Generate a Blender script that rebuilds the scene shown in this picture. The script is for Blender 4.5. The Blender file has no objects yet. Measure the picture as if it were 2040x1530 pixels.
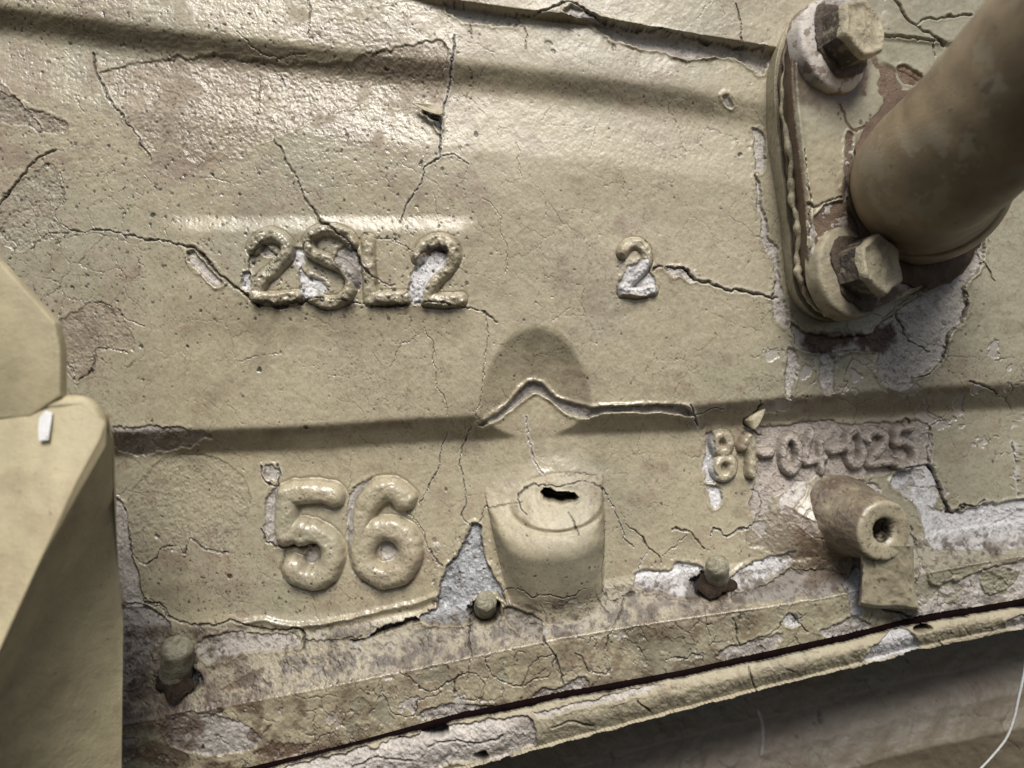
import bpy, math, random
import numpy as np

# ------------------------------------------------------------------ scale
S = 0.0002            # one photograph pixel at the wall = 0.2 mm
D = 1473.0            # camera distance, in the same small unit
CX, CY = 1020.0, 765.0
scene = bpy.context.scene
col = scene.collection

# ------------------------------------------------------------------ camera
cd = bpy.data.cameras.new('camera')
cam = bpy.data.objects.new('camera', cd)
col.objects.link(cam)
cam.location = (0, -D * S, 0)
cam.rotation_euler = (math.radians(90), 0, 0)
cd.sensor_width = 36.0
cd.lens = 36.0 * D / 2040.0
cd.clip_start = 0.005
cd.clip_end = 100
cd.dof.use_dof = True
cd.dof.focus_distance = (D - 15) * S
cd.dof.aperture_fstop = 6.0
scene.camera = cam

# ------------------------------------------------------------------ light
SUN_EL, SUN_AZ = 52.0, 178.0      # high, a little in front of the wall and from the left
world = bpy.data.worlds.new('World')
scene.world = world
world.use_nodes = True
nt = world.node_tree
bg = nt.nodes['Background']
sky = nt.nodes.new('ShaderNodeTexSky')
sky.sky_type = 'NISHITA'
sky.sun_disc = False
sky.sun_elevation = math.radians(SUN_EL)
sky.sun_rotation = math.radians(SUN_AZ)
sky.dust_density = 3.0
sky.ozone_density = 0.6
nt.links.new(sky.outputs[0], bg.inputs[0])
bg.inputs[1].default_value = 0.05
sd = bpy.data.lights.new('sun', 'SUN')
sd.energy = 3.0
sd.angle = math.radians(27)
sd.color = (1.0, 0.965, 0.92)
sun = bpy.data.objects.new('sun', sd)
col.objects.link(sun)
el, az = math.radians(SUN_EL), math.radians(SUN_AZ)
from mathutils import Vector, Matrix
sdir = Vector((math.sin(az) * math.cos(el), math.cos(az) * math.cos(el), math.sin(el)))
sun.rotation_euler = (-sdir).to_track_quat('-Z', 'Y').to_euler()
scene.view_settings.view_transform = 'Standard'
scene.view_settings.look = 'None'
scene.view_settings.gamma = 1.0
scene.view_settings.exposure = 0.28

# ------------------------------------------------------------------ numeric helpers
rng = np.random.default_rng(7)
random.seed(7)

def P(u, v, h):
    """photograph pixel + height above the wall -> metres"""
    k = (D - h) / D
    return ((u - CX) * k * S, -h * S, (CY - v) * k * S)

_tabs = {}
def vnoise(x, y, seed):
    key = seed % 16
    if key not in _tabs:
        _tabs[key] = np.random.default_rng(100 + key).random((256, 256)).astype(np.float32)
    t = _tabs[key]
    xi = np.floor(x).astype(np.int32); yi = np.floor(y).astype(np.int32)
    fx = (x - xi).astype(np.float32); fy = (y - yi).astype(np.float32)
    fx = fx * fx * fx * (fx * (fx * 6 - 15) + 10); fy = fy * fy * fy * (fy * (fy * 6 - 15) + 10)
    x0 = xi & 255; x1 = (xi + 1) & 255; y0 = yi & 255; y1 = (yi + 1) & 255
    a = t[y0, x0] * (1 - fx) + t[y0, x1] * fx
    b = t[y1, x0] * (1 - fx) + t[y1, x1] * fx
    return a * (1 - fy) + b * fy

def fbm(u, v, scale, octv=4, seed=0, gain=0.5):
    """about -1..1"""
    out = 0; amp = 1; tot = 0
    ca, sa = math.cos(0.6), math.sin(0.6)
    x = u / scale + 13.7 * seed; y = v / scale + 7.3 * seed
    for o in range(octv):
        out = out + amp * (vnoise(x, y, seed * 3 + o) * 2 - 1)
        tot += amp; amp *= gain
        x, y = (x * ca - y * sa) * 2.03 + 5.1, (x * sa + y * ca) * 2.03 + 9.2
    return out / tot * 1.5

def sst(a, b, x):
    t = np.clip((x - a) / (b - a), 0, 1)
    return t * t * (3 - 2 * t)

def line(pts):
    pts = np.array(pts, float)
    return lambda u: np.interp(u, pts[:, 0], pts[:, 1])

def smooth_line(pts, blur=40):
    """polyline sampled and softened"""
    pts = np.array(pts, float)
    xs = np.arange(-400, 2500, 4.0)
    s0 = (pts[1, 1] - pts[0, 1]) / (pts[1, 0] - pts[0, 0]); s1 = (pts[-1, 1] - pts[-2, 1]) / (pts[-1, 0] - pts[-2, 0])
    ys = np.interp(xs, pts[:, 0], pts[:, 1])
    ys = np.where(xs < pts[0, 0], pts[0, 1] + (xs - pts[0, 0]) * s0, ys)
    ys = np.where(xs > pts[-1, 0], pts[-1, 1] + (xs - pts[-1, 0]) * s1, ys)
    n = int(blur / 4) * 2 + 1
    k = np.hanning(n + 2)[1:-1]; k /= k.sum()
    yp = np.pad(ys, n // 2, mode='reflect', reflect_type='odd')
    ys = np.convolve(yp, k, mode='valid')
    return lambda u: np.interp(u, xs, ys)

def prof(pts, blur):
    pts = np.array(pts, float)
    xs = np.arange(-900, 900, 1.0)
    ys = np.interp(xs, pts[:, 0], pts[:, 1])
    k = np.hanning(int(blur) * 2 + 3)[1:-1]; k /= k.sum()
    n = len(k)
    ys = np.convolve(np.pad(ys, n // 2, mode='edge'), k, mode='valid')
    return lambda d: np.interp(d, xs, ys)

def soft(x, xp, fp, blur):
    g = np.arange(xp[0] - 4 * blur, xp[-1] + 4 * blur, blur / 8)
    y = np.interp(g, xp, fp); k_ = np.hanning(19)[1:-1]; k_ /= k_.sum()
    y = np.convolve(np.pad(y, 8, mode='edge'), k_, mode='valid')
    return np.interp(x, g, y)

def seg_dist(U, V, pts, closed=False):
    d = np.full(U.shape, 1e9, np.float32)
    n = len(pts)
    for i in range(n if closed else n - 1):
        ax, ay = pts[i]; bx, by = pts[(i + 1) % n]
        dx, dy = bx - ax, by - ay
        L = dx * dx + dy * dy + 1e-9
        t = np.clip(((U - ax) * dx + (V - ay) * dy) / L, 0, 1)
        d = np.minimum(d, (U - ax - t * dx) ** 2 + (V - ay - t * dy) ** 2)
    return np.sqrt(d)

def inside(U, V, pts):
    c = np.zeros(U.shape, bool)
    n = len(pts)
    for i in range(n):
        ax, ay = pts[i]; bx, by = pts[(i + 1) % n]
        if ay == by: continue
        m = ((V < ay) != (V < by)) & (U < (bx - ax) * (V - ay) / (by - ay) + ax)
        c ^= m
    return c

def curve(pts, sub=6):
    """Catmull-Rom through the points"""
    p = [pts[0]] + list(pts) + [pts[-1]]
    out = []
    for i in range(1, len(p) - 2):
        for k in range(sub):
            t = k / sub
            q = []
            for a in range(len(pts[0])):
                p0, p1, p2, p3 = p[i - 1][a], p[i][a], p[i + 1][a], p[i + 2][a]
                q.append(0.5 * ((2 * p1) + (-p0 + p2) * t + (2 * p0 - 5 * p1 + 4 * p2 - p3) * t * t + (-p0 + 3 * p1 - 3 * p2 + p3) * t ** 3))
            out.append(tuple(q))
    out.append(tuple(pts[-1]))
    return out

def smax(a, b, k):
    m = np.clip(0.5 + 0.5 * (a - b) / k, 0, 1)
    return b * (1 - m) + a * m + k * m * (1 - m)

def smin(a, b, k):
    return -smax(-a, -b, k)

# ------------------------------------------------------------------ base colours (linear)
PAINT = np.array((0.460, 0.404, 0.276))
PAINT_G = np.array((0.372, 0.348, 0.250))     # older, greener coat
PAINT_P = np.array((0.395, 0.325, 0.240))     # thin, brownish pink coat
PRIMER = np.array((0.56, 0.515, 0.460))       # lilac grey primer
WHITE = np.array((0.80, 0.785, 0.775))
METAL = np.array((0.43, 0.44, 0.45))
DIRT = np.array((0.080, 0.054, 0.035))
BLACK = np.array((0.012, 0.010, 0.010))
RUST = np.array((0.075, 0.022, 0.012))

# ------------------------------------------------------------------ materials
def paint_material():
    m = bpy.data.materials.new('chipped_paint')
    m.use_nodes = True
    t = m.node_tree; n = t.nodes; L = t.links
    b = n['Principled BSDF']
    co = n.new('ShaderNodeTexCoord')
    mp = n.new('ShaderNodeMapping'); mp.inputs['Scale'].default_value = (5000, 5000, 5000)
    L.new(co.outputs['Object'], mp.inputs[0])
    ca = n.new('ShaderNodeAttribute'); ca.attribute_name = 'col'
    ra = n.new('ShaderNodeAttribute'); ra.attribute_name = 'rgh'
    ga = n.new('ShaderNodeAttribute'); ga.attribute_name = 'grit'
    n1 = n.new('ShaderNodeTexNoise'); n1.inputs['Scale'].default_value = 0.22; n1.inputs['Detail'].default_value = 5; n1.inputs['Roughness'].default_value = 0.65
    n2 = n.new('ShaderNodeTexNoise'); n2.inputs['Scale'].default_value = 0.05; n2.inputs['Detail'].default_value = 4; n2.inputs['Roughness'].default_value = 0.6
    for q in (n1, n2): L.new(mp.outputs[0], q.inputs['Vector'])
    # colour: grain
    mr = n.new('ShaderNodeMapRange'); mr.inputs['From Min'].default_value = 0.3; mr.inputs['From Max'].default_value = 0.7
    mr.inputs['To Min'].default_value = 0.86; mr.inputs['To Max'].default_value = 1.12
    L.new(n1.outputs[0], mr.inputs[0])
    mx = n.new('ShaderNodeVectorMath'); mx.operation = 'SCALE'
    L.new(ca.outputs['Color'], mx.inputs[0]); L.new(mr.outputs[0], mx.inputs['Scale'])
    L.new(mx.outputs[0], b.inputs['Base Color'])
    ad = n.new('ShaderNodeMath'); ad.operation = 'MULTIPLY_ADD'; ad.inputs[1].default_value = 0.25; 
    L.new(n2.outputs[0], ad.inputs[0]); L.new(ra.outputs['Fac'], ad.inputs[2])
    L.new(ad.outputs[0], b.inputs['Roughness'])
    bp = n.new('ShaderNodeBump'); bp.inputs['Distance'].default_value = 2.2 * S
    L.new(n1.outputs[0], bp.inputs['Height']); L.new(ga.outputs['Fac'], bp.inputs['Strength'])
    bp2 = n.new('ShaderNodeBump'); bp2.inputs['Distance'].default_value = 5 * S; bp2.inputs['Strength'].default_value = 0.12
    L.new(n2.outputs[0], bp2.inputs['Height']); L.new(bp.outputs[0], bp2.inputs['Normal'])
    L.new(bp2.outputs[0], b.inputs['Normal'])
    b.inputs['Specular IOR Level'].default_value = 0.7
    b.inputs['Coat Weight'].default_value = 0.42; b.inputs['Coat Roughness'].default_value = 0.2
    L.new(bp2.outputs[0], b.inputs['Coat Normal'])
    cw = n.new('ShaderNodeMath'); cw.operation = 'MULTIPLY_ADD'; cw.inputs[1].default_value = -2.0; cw.inputs[2].default_value = 0.92; cw.use_clamp = True
    L.new(ra.outputs['Fac'], cw.inputs[0]); L.new(cw.outputs[0], b.inputs['Coat Weight'])
    return m

def plain_material(name, colour, rough=0.5, metal=0.0, var=0.15, scale=0.05, dirt=0.35, dirt_col=DIRT, bump=0.4, spec=0.5, edge=0.22, flake=None, fscale=.02):
    """paint with mottling, specks and grime patches, in object space"""
    m = bpy.data.materials.new(name); m.use_nodes = True
    t = m.node_tree; n = t.nodes; L = t.links
    b = n['Principled BSDF']
    co = n.new('ShaderNodeTexCoord')
    mp = n.new('ShaderNodeMapping'); mp.inputs['Scale'].default_value = (5000, 5000, 5000)
    L.new(co.outputs['Object'], mp.inputs[0])
    def noise(sc, det, ro=0.6):
        q = n.new('ShaderNodeTexNoise'); q.inputs['Scale'].default_value = sc; q.inputs['Detail'].default_value = det; q.inputs['Roughness'].default_value = ro
        L.new(mp.outputs[0], q.inputs['Vector']); return q
    a = noise(scale, 5); f = noise(0.3, 4, 0.7); g = noise(scale * 0.35, 5, 0.7)
    r = n.new('ShaderNodeValToRGB')
    c = np.array(colour)
    r.color_ramp.elements[0].position = 0.3; r.color_ramp.elements[0].color = (*(c * (1 - var)), 1)
    r.color_ramp.elements[1].position = 0.7; r.color_ramp.elements[1].color = (*(c * (1 + var)), 1)
    L.new(a.outputs[0], r.inputs[0])
    d = n.new('ShaderNodeValToRGB')
    d.color_ramp.elements[0].position = 0.50; d.color_ramp.elements[0].color = (0, 0, 0, 1)
    d.color_ramp.elements[1].position = 0.5 + edge; d.color_ramp.elements[1].color = (dirt, dirt, dirt, 1)
    L.new(g.outputs[0], d.inputs[0])
    mx = n.new('ShaderNodeMix'); mx.data_type = 'RGBA'
    L.new(d.outputs[0], mx.inputs['Factor']); L.new(r.outputs[0], mx.inputs[6]); mx.inputs[7].default_value = (*dirt_col, 1)
    # specks
    sp = n.new('ShaderNodeValToRGB')
    sp.color_ramp.elements[0].position = 0.68; sp.color_ramp.elements[0].color = (0, 0, 0, 1)
    sp.color_ramp.elements[1].position = 0.74; sp.color_ramp.elements[1].color = (0.8, 0.8, 0.8, 1)
    s2 = noise(0.12, 3, 0.5)
    L.new(s2.outputs[0], sp.inputs[0])
    mx2 = n.new('ShaderNodeMix'); mx2.data_type = 'RGBA'
    L.new(sp.outputs[0], mx2.inputs['Factor']); L.new(mx.outputs[2], mx2.inputs[6]); mx2.inputs[7].default_value = (*dirt_col, 1)
    last = mx2.outputs[2]
    if flake is not None:
        for thr, cc, sd_ in ((.56, flake, 0), (.62, np.array(flake) * .45, 40)):
            fn = noise(fscale, 8, .62)
            fn.noise_dimensions = '4D'; fn.inputs['W'].default_value = sd_
            fr = n.new('ShaderNodeValToRGB')
            fr.color_ramp.elements[0].position = thr; fr.color_ramp.elements[0].color = (0, 0, 0, 1)
            fr.color_ramp.elements[1].position = thr + .012; fr.color_ramp.elements[1].color = (.75, .75, .75, 1)
            L.new(fn.outputs[0], fr.inputs[0])
            m3 = n.new('ShaderNodeMix'); m3.data_type = 'RGBA'
            L.new(fr.outputs[0], m3.inputs['Factor']); L.new(last, m3.inputs[6]); m3.inputs[7].default_value = (*cc, 1)
            last = m3.outputs[2]
    L.new(last, b.inputs['Base Color'])
    b.inputs['Roughness'].default_value = rough; b.inputs['Metallic'].default_value = metal
    b.inputs['Specular IOR Level'].default_value = spec
    bp = n.new('ShaderNodeBump'); bp.inputs['Distance'].default_value = 2.5 * S; bp.inputs['Strength'].default_value = bump
    L.new(f.outputs[0], bp.inputs['Height'])
    bp2 = n.new('ShaderNodeBump'); bp2.inputs['Distance'].default_value = 8 * S; bp2.inputs['Strength'].default_value = bump * 0.7
    L.new(a.outputs[0], bp2.inputs['Height']); L.new(bp.outputs[0], bp2.inputs['Normal'])
    L.new(bp2.outputs[0], b.inputs['Normal'])
    return m

MAT = paint_material()

# ------------------------------------------------------------------ object helpers
def empty(name, label, cat, loc=(0, 0, 0), group=None):
    o = bpy.data.objects.new(name, None); col.objects.link(o)
    o.location = loc; o.empty_display_size = 0.01
    o['label'] = label; o['category'] = cat
    if group: o['group'] = group
    return o

def link_mesh(name, me, parent=None, label=None, mat=None):
    o = bpy.data.objects.new(name, me); col.objects.link(o)
    if mat: me.materials.append(mat)
    if parent is not None:
        o.parent = parent
        o.matrix_parent_inverse = Matrix.Translation(parent.location).inverted()
    if label: o['label'] = label
    return o

def mesh_np(name, co, quads, cols=None, rgh=None, grit=None, nrm=None):
    me = bpy.data.meshes.new(name)
    nq = len(quads)
    me.vertices.add(len(co)); me.loops.add(nq * 4); me.polygons.add(nq)
    me.vertices.foreach_set('co', np.ascontiguousarray(co, np.float32).ravel())
    me.loops.foreach_set('vertex_index', np.ascontiguousarray(quads, np.int32).ravel())
    me.polygons.foreach_set('loop_start', np.arange(0, nq * 4, 4, dtype=np.int32))
    me.polygons.foreach_set('loop_total', np.full(nq, 4, np.int32))
    me.update(calc_edges=True)
    me.polygons.foreach_set('use_smooth', np.ones(nq, bool))
    if cols is not None:
        a = me.attributes.new('col', 'FLOAT_COLOR', 'POINT')
        c4 = np.ones((len(co), 4), np.float32); c4[:, :3] = cols
        a.data.foreach_set('color', c4.ravel())
        for nm, arr in (('rgh', rgh), ('grit', grit)):
            a = me.attributes.new(nm, 'FLOAT', 'POINT'); a.data.foreach_set('value', np.ascontiguousarray(arr, np.float32))
    if nrm is not None:
        me.normals_split_custom_set_from_vertices(nrm)
    return me

# ------------------------------------------------------------------ wall relief (heights in px)
A = smooth_line([(-200, 0), (0, 32), (233, 67), (433, 92), (680, 123), (913, 145), (1113, 166), (1360, 198), (1493, 222), (1600, 242)], 100)
B = smooth_line([(600, -60), (880, 4), (1030, 26), (1200, 44), (1300, 62), (1400, 78), (1520, 98), (1700, 130), (2100, 190)], 60)
C = smooth_line([(0, 872), (200, 868), (400, 862), (600, 855), (850, 838), (950, 834), (1160, 822), (1360, 816), (1500, 803), (1700, 788), (1850, 777), (2040, 770)], 60)
R = smooth_line([(240, 1443), (430, 1410), (640, 1370), (850, 1328), (1100, 1274), (1300, 1240), (1560, 1203), (1700, 1178), (1860, 1138), (2040, 1106)], 60)
SW = line([(0, 200), (240, 190), (430, 158), (640, 122), (850, 92), (1300, 84), (1560, 76), (2040, 60), (2300, 60)])
E = smooth_line([(500, 1530), (680, 1488), (900, 1427), (1100, 1385), (1360, 1338), (1530, 1300), (1700, 1263), (1800, 1237), (2040, 1195)], 40)
E2 = smooth_line([(500, 1545), (680, 1499), (900, 1443), (1100, 1401), (1360, 1354), (1530, 1317), (1700, 1280), (1800, 1252), (2040, 1213)], 30)
F = smooth_line([(680, 1595), (940, 1530), (1100, 1487), (1360, 1417), (1500, 1380), (1700, 1331), (1850, 1291), (2040, 1253)], 40)

pA = prof([(-900, -20), (-300, -12), (-120, 4), (-46, 14), (-22, 15), (22, -13), (38, -17), (60, -14), (150, 2), (900, 0)], 16)
pB = prof([(-900, 20), (-60, 22), (-6, 24), (9, 0), (900, 0)], 5)
pC = prof([(-900, 0), (-6, 0), (42, -42), (110, -40), (300, -24), (900, -24)], 9)
pS = prof([(-900, 0), (-20, 0), (20, 10), (60, 28), (100, 52), (110, 55), (140, 50), (900, 20)], 5)   # in % of the shelf

def macro(U, V):
    fa = np.interp(U, [0, 900, 1400, 1560], [1, .8, .65, .3])
    h = pA(V - A(U)) * fa
    h = h + pB(V - B(U)) * sst(700, 950, U)
    h = h + pC(V - C(U))
    # round-ended pocket cut into the step above the bolt boss
    e = 1 - ((U - 1068) / 113) ** 2 - ((842 - V) / 188) ** 2
    scoop = -46 * e
    below = sst(800, 850, V)
    hs = np.where(e > -0.6, smin(h, np.maximum(scoop, -42), 4), h)
    h = h + (hs - h) * (1 - sst(866, 900, V))
    # shelf and flange
    w = SW(U); d = (V - (R(U) - w)) / w * 100
    dd = np.where(d > 100, 100 + (V - R(U)), d)
    h = h + pS(dd)
    # label pad of the upper number
    h = h + 10 * sst(425, 466, V) * (1 - sst(575, 690, V)) * sst(300, 380, U) * (1 - sst(900, 960, U))
    # wall rounds away to the right
    h = h - 70 * np.clip((U - 1450) / 600, 0, 1.4) ** 2
    h = h + fbm(U, V, 260, 2, 5) * 5
    return h

def make_grid(xs, zs, fn):
    X, Y = np.meshgrid(xs, zs)
    X = X.astype(np.float64); Y = Y.astype(np.float64)
    U, V = X.copy(), Y.copy()
    for _ in range(4):
        H = fn(U, V)
        k = D / (D - H)
        U = 0.3 * U + 0.7 * (CX + (X - CX) * k); V = 0.3 * V + 0.7 * (CY + (Y - CY) * k)
    return X, Y, U.astype(np.float32), V.astype(np.float32)

step = 1.75
xs = np.concatenate([np.arange(-900, -280, 30), np.arange(-280, -50, 12), np.arange(-50, 2092, step), np.arange(2092, 2330, 12), np.arange(2330, 3000, 30)])
zs = np.concatenate([np.arange(-900, -230, 30), np.arange(-230, -45, 12), np.arange(-45, 1570, step), np.arange(1570, 1900, 14)])
X, Y, U, V = make_grid(xs, zs, macro)
H = macro(U, V).astype(np.float32)
SH = H.shape
# natural wander for edges
WU = U + fbm(U, V, 26, 3, 1) * 4 + fbm(U, V, 7, 2, 3) * 1.8
WV = V + fbm(U, V, 26, 3, 2) * 4 + fbm(U, V, 7, 2, 4) * 1.8
N1 = fbm(U, V, 120, 5, 6); N2 = fbm(U, V, 30, 4, 7); N3 = fbm(U, V, 9, 3, 8); N4 = fbm(U, V, 330, 3, 9); N5 = fbm(U, V, 4.2, 2, 10)

Cc = np.empty(SH + (3,), np.float32)
rough = np.full(SH, 0.24, np.float32)
grit = np.full(SH, 0.16, np.float32)
region = np.zeros(SH, np.int16)
names = {}

def mixc(mask, c, sl=(slice(None), slice(None))):
    m = np.clip(mask, 0, 1)[..., None].astype(np.float32)
    Cc[sl] = Cc[sl] * (1 - m) + np.array(c, np.float32) * m

def win(u0, u1, v0, v1, pad=75):
    i0 = np.searchsorted(xs, u0 - pad); i1 = np.searchsorted(xs, u1 + pad)
    j0 = np.searchsorted(zs, v0 - pad); j1 = np.searchsorted(zs, v1 + pad)
    return (slice(j0, j1), slice(i0, i1))

def bbox(pts, m=0):
    a = np.array(pts); return a[:, 0].min() - m, a[:, 0].max() + m, a[:, 1].min() - m, a[:, 1].max() + m

# base coat, its broad variations and the light falloff painted over it
Cc[:] = PAINT
mixc(sst(0.05, 0.75, N4 + 0.3 * N1) * 0.6, PAINT_G)
mixc(sst(1300, 2050, U) * 0.75, PAINT_G)  # light falling off to the right, painted as a greener tone
mixc((1 - sst(150, 480, U)) * sst(300, 500, V) * 0.7, PAINT_G)
mixc(sst(0.1, 0.8, N1 + 0.3 * N2) * 0.45, PAINT_P)
mixc((1 - sst(700, 950, U)) * (1 - sst(300, 480, V)) * sst(-.1, .8, fbm(U * .6, V, 90, 5, 18)) * .65, np.array((.27, .20, .145)))
mixc(sst(.3, .9, fbm(U, V * 1.3, 60, 5, 19)) * .35, np.array((.24, .185, .13)))
Cc *= (1 + 0.07 * N2 + 0.06 * N3 + .05 * N5)[..., None]
mixc(sst(.25, 1.0, N2 + .35 * N3 + .3 * N1) * .30, DIRT * 2.6)
mixc(sst(.45, .95, fbm(U, V, 3.4, 2, 13)) * (.25 + .35 * sst(-.2, .6, N1)), DIRT * 1.6)
tl = (1 - sst(700, 1000, U)) * (1 - sst(330, 520, V + 0.1 * U))
ST = fbm(U * .55, V * 1.25 + U * .08, 7.5, 3, 17)
grit += tl * 0.16 + 0.10 * (1 - sst(900, 1100, U)) * (1 - sst(560, 700, V))
rough += .12 * sst(760, 1000, U) * (1 - sst(480, 620, V)) * (1 - .5 * sst(0, 1, N1))
rough += -0.07 * tl + tl * .34 * sst(.0, .8, N2 + .5 * N1) + 0.06 * sst(0, 1, N1)
H += (tl * (ST * 0.4 + N5 * .08) + 0.12 * N5 + 0.5 * N2 + 0.25 * N3).astype(np.float32)

# ------------------------------------------------------------------ bosses
def lookup(h):
    k = D / (D - h)
    return (CX + (X - CX) * k).astype(np.float32), (CY + (Y - CY) * k).astype(np.float32)

def bolt_boss():
    sl = win(930, 1260, 930, 1230)
    u, v = lookup(45); u = u[sl]; v = v[sl]
    uc = 1088 + 0.10 * (v - 980); hw = 128 - 0.12 * (v - 980)
    cut = soft(u, [930, 960, 1000, 1040, 1075, 1150, 1190, 1225], [84, 58, 42, 20, 2, 0, 8, 44], 40)
    top = -44 + (v - 926 - cut * 1.25) * (.60 + .003 * cut) - 5 * np.abs(u - 1112) / 100 + 2 * N2[sl]
    q = np.abs(u - uc) / hw
    skew = sst(0.84, 1.16, np.where(u < uc, q * 1.06, q))
    body = -60 + (132 - (v - 1062) * 0.42) * np.sqrt(np.clip(1 - np.abs(q * (1 + .06 * N1[sl])) ** 2.7, 0, 1))
    body = np.where(q >= 1, -120, body)
    b = smin(top, body, 24)
    de = np.sqrt(((u - 1118) / 96) ** 2 + ((v - 1008 + .08 * (u - 1118)) / 52) ** 2)
    b = b + 5 * (1 - sst(.9, 1.04, de + .03 * N2[sl])) - 3 * np.exp(-((de - 1.08) / .06) ** 2)
    # counter-bored, torn hole
    pts = [(1079, 988), (1087, 981), (1100, 980), (1112, 987), (1128, 989), (1150, 989), (1160, 1000), (1152, 1008), (1128, 1011), (1100, 1007), (1084, 1002)]
    su = u + N3[sl] * 2; sv = v + N3[sl] * 2
    ins = inside(su, sv, pts); ed = seg_dist(su, sv, pts, True)
    dn = seg_dist(u, v, [(1090, 995), (1150, 1000)])
    b = b - 5 * np.exp(-((dn - 14) / 9) ** 2)
    dep = np.where(ins, sst(0, 5, ed) * 70, 0)
    h0 = H[sl]
    hn = smax(h0, b, 30)
    on = (b > h0 - 2) & (v > 950)
    H[sl] = hn - dep
    mixc(ins * sst(0.5, 3, ed) * 0.97, BLACK * 1.2, sl)
    mixc(ins * (sst(0, 1, N3[sl]) * sst(995, 1006, v)) * 0.6, DIRT * 1.3, sl)
    mixc(sst(0.1, 0.9, N1[sl] + N2[sl] * 0.4) * 0.5 * on * sst(1050, 1080, v), PAINT_G * 0.92, sl)
    rough[sl] += (.2 * on).astype(np.float32)
    region[sl] = np.where(on, 21, region[sl])
    names[21] = ('bolt_boss', 'wide boss with a torn slot-shaped hole')

pb_dirt = []; pb_face = []
def pipe_boss():
    sl = win(1560, 1860, 940, 1240, 60)
    u, v = lookup(35); u = u[sl]; v = v[sl]
    t = (u - 1580 - 34 * np.clip((1062 - v) / 62, 0, 1.3) ** 2) / (1712 - 1580)
    vc = 1042 + 22 * np.clip(t, 0, 1.6); ry = 80 - 4 * np.clip(t, 0, 1)
    ramp = np.interp(t, [-.3, 0, .5, .86, .97, 1.06, 1.85], [-90, -62, 4, 50, 78, 76, 14])
    q = np.abs(v - vc) / ry
    sec = np.sqrt(np.clip(1 - q ** 2.4, 0, 1))
    b = -70 + (ramp + 70) * sec
    b = np.where(q >= 1, -120, b)
    b = b - 60 * sst(1812 + 0 * v, 1830, u + 10 * q * q)
    # tongue running down to the flange
    tp = [(1722, 1080), (1716, 1140), (1732, 1196), (1775, 1204), (1812, 1212), (1832, 1130), (1816, 1080)]
    ins = inside(u + N2[sl] * 2, v + N2[sl] * 2, tp); ed = seg_dist(u, v, tp, True)
    tg = 84 - 0.38 * (v - 1100) - 0.0045 * (u - 1772) ** 2
    tgm = np.where(ins, sst(-2, 20, ed), 0)
    h0 = H[sl]
    hn = h0.copy(); b = b * 0 - 999
    q = q * 0 + 9
    ins = ins & False
    hn = np.maximum(hn, np.where(ins, hn * (1 - tgm) + tgm * smax(tg, h0 + 5, 16), -999))
    dr = np.sqrt(((u - 1768) / 33) ** 2 + ((v - 1066) / 42) ** 2)
    dh = np.sqrt(((u - 1760 + N3[sl]) / 18) ** 2 + ((v - 1067 + N3[sl]) / 27) ** 2)
    on = (b > h0) & (q < 1) & (u > 1590) | (ins & (ed > 2))
    H[sl] = hn
    dirty = (1 - sst(.93, .98, t)) * on * (v < 1150) * sst(1560, 1600, u)
    pb_dirt.append((sl, dirty)); pb_face.append((sl, on * sst(.94, .99, np.where(v > 1100, (u - 1715) / 10, t)))) 
    pb_face.append((sl, 0 * dh))
    mixc(sst(.9, 1.0, dr) * (1 - sst(1.1, 1.3, dr)) * 0.25 * (v < 1080), DIRT, sl)
    region[sl] = np.where(on, 22, region[sl])
    names[22] = ('boss_gusset', 'gusset running from the drilled boss down to the flange')

late = []; pins = []
def dowel(uc, vt, vb, hw, rid, hh=52, lab=None):
    """short round pin standing on the shelf"""
    sl = win(uc - hw - 20, uc + hw + 20, vt - 20, vb + 30, 60)
    u, v = lookup(25); u = u[sl]; v = v[sl]
    u = u + N2[sl] * 1.5; v = v + N2[sl]
    on = np.zeros(u.shape, bool)
    h_at = float(macro(np.array([uc], float), np.array([vb - 8], float))[0])
    pins.append((uc, vt, vb, hw, h_at, lab))
    # dark socket around its foot
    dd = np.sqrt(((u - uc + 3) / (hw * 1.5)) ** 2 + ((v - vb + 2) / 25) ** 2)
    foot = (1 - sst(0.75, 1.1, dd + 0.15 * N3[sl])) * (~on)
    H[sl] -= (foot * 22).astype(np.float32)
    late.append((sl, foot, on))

bolt_boss(); pipe_boss()
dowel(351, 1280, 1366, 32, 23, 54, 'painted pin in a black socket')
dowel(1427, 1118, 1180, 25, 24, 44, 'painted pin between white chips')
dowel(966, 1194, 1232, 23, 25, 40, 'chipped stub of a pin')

# the wall swells towards the drilled boss
sw_ = np.exp(-(((U - 1640) / 92) ** 2 + ((V - 1050) / 66) ** 2))
H += (44 * sw_).astype(np.float32)

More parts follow.
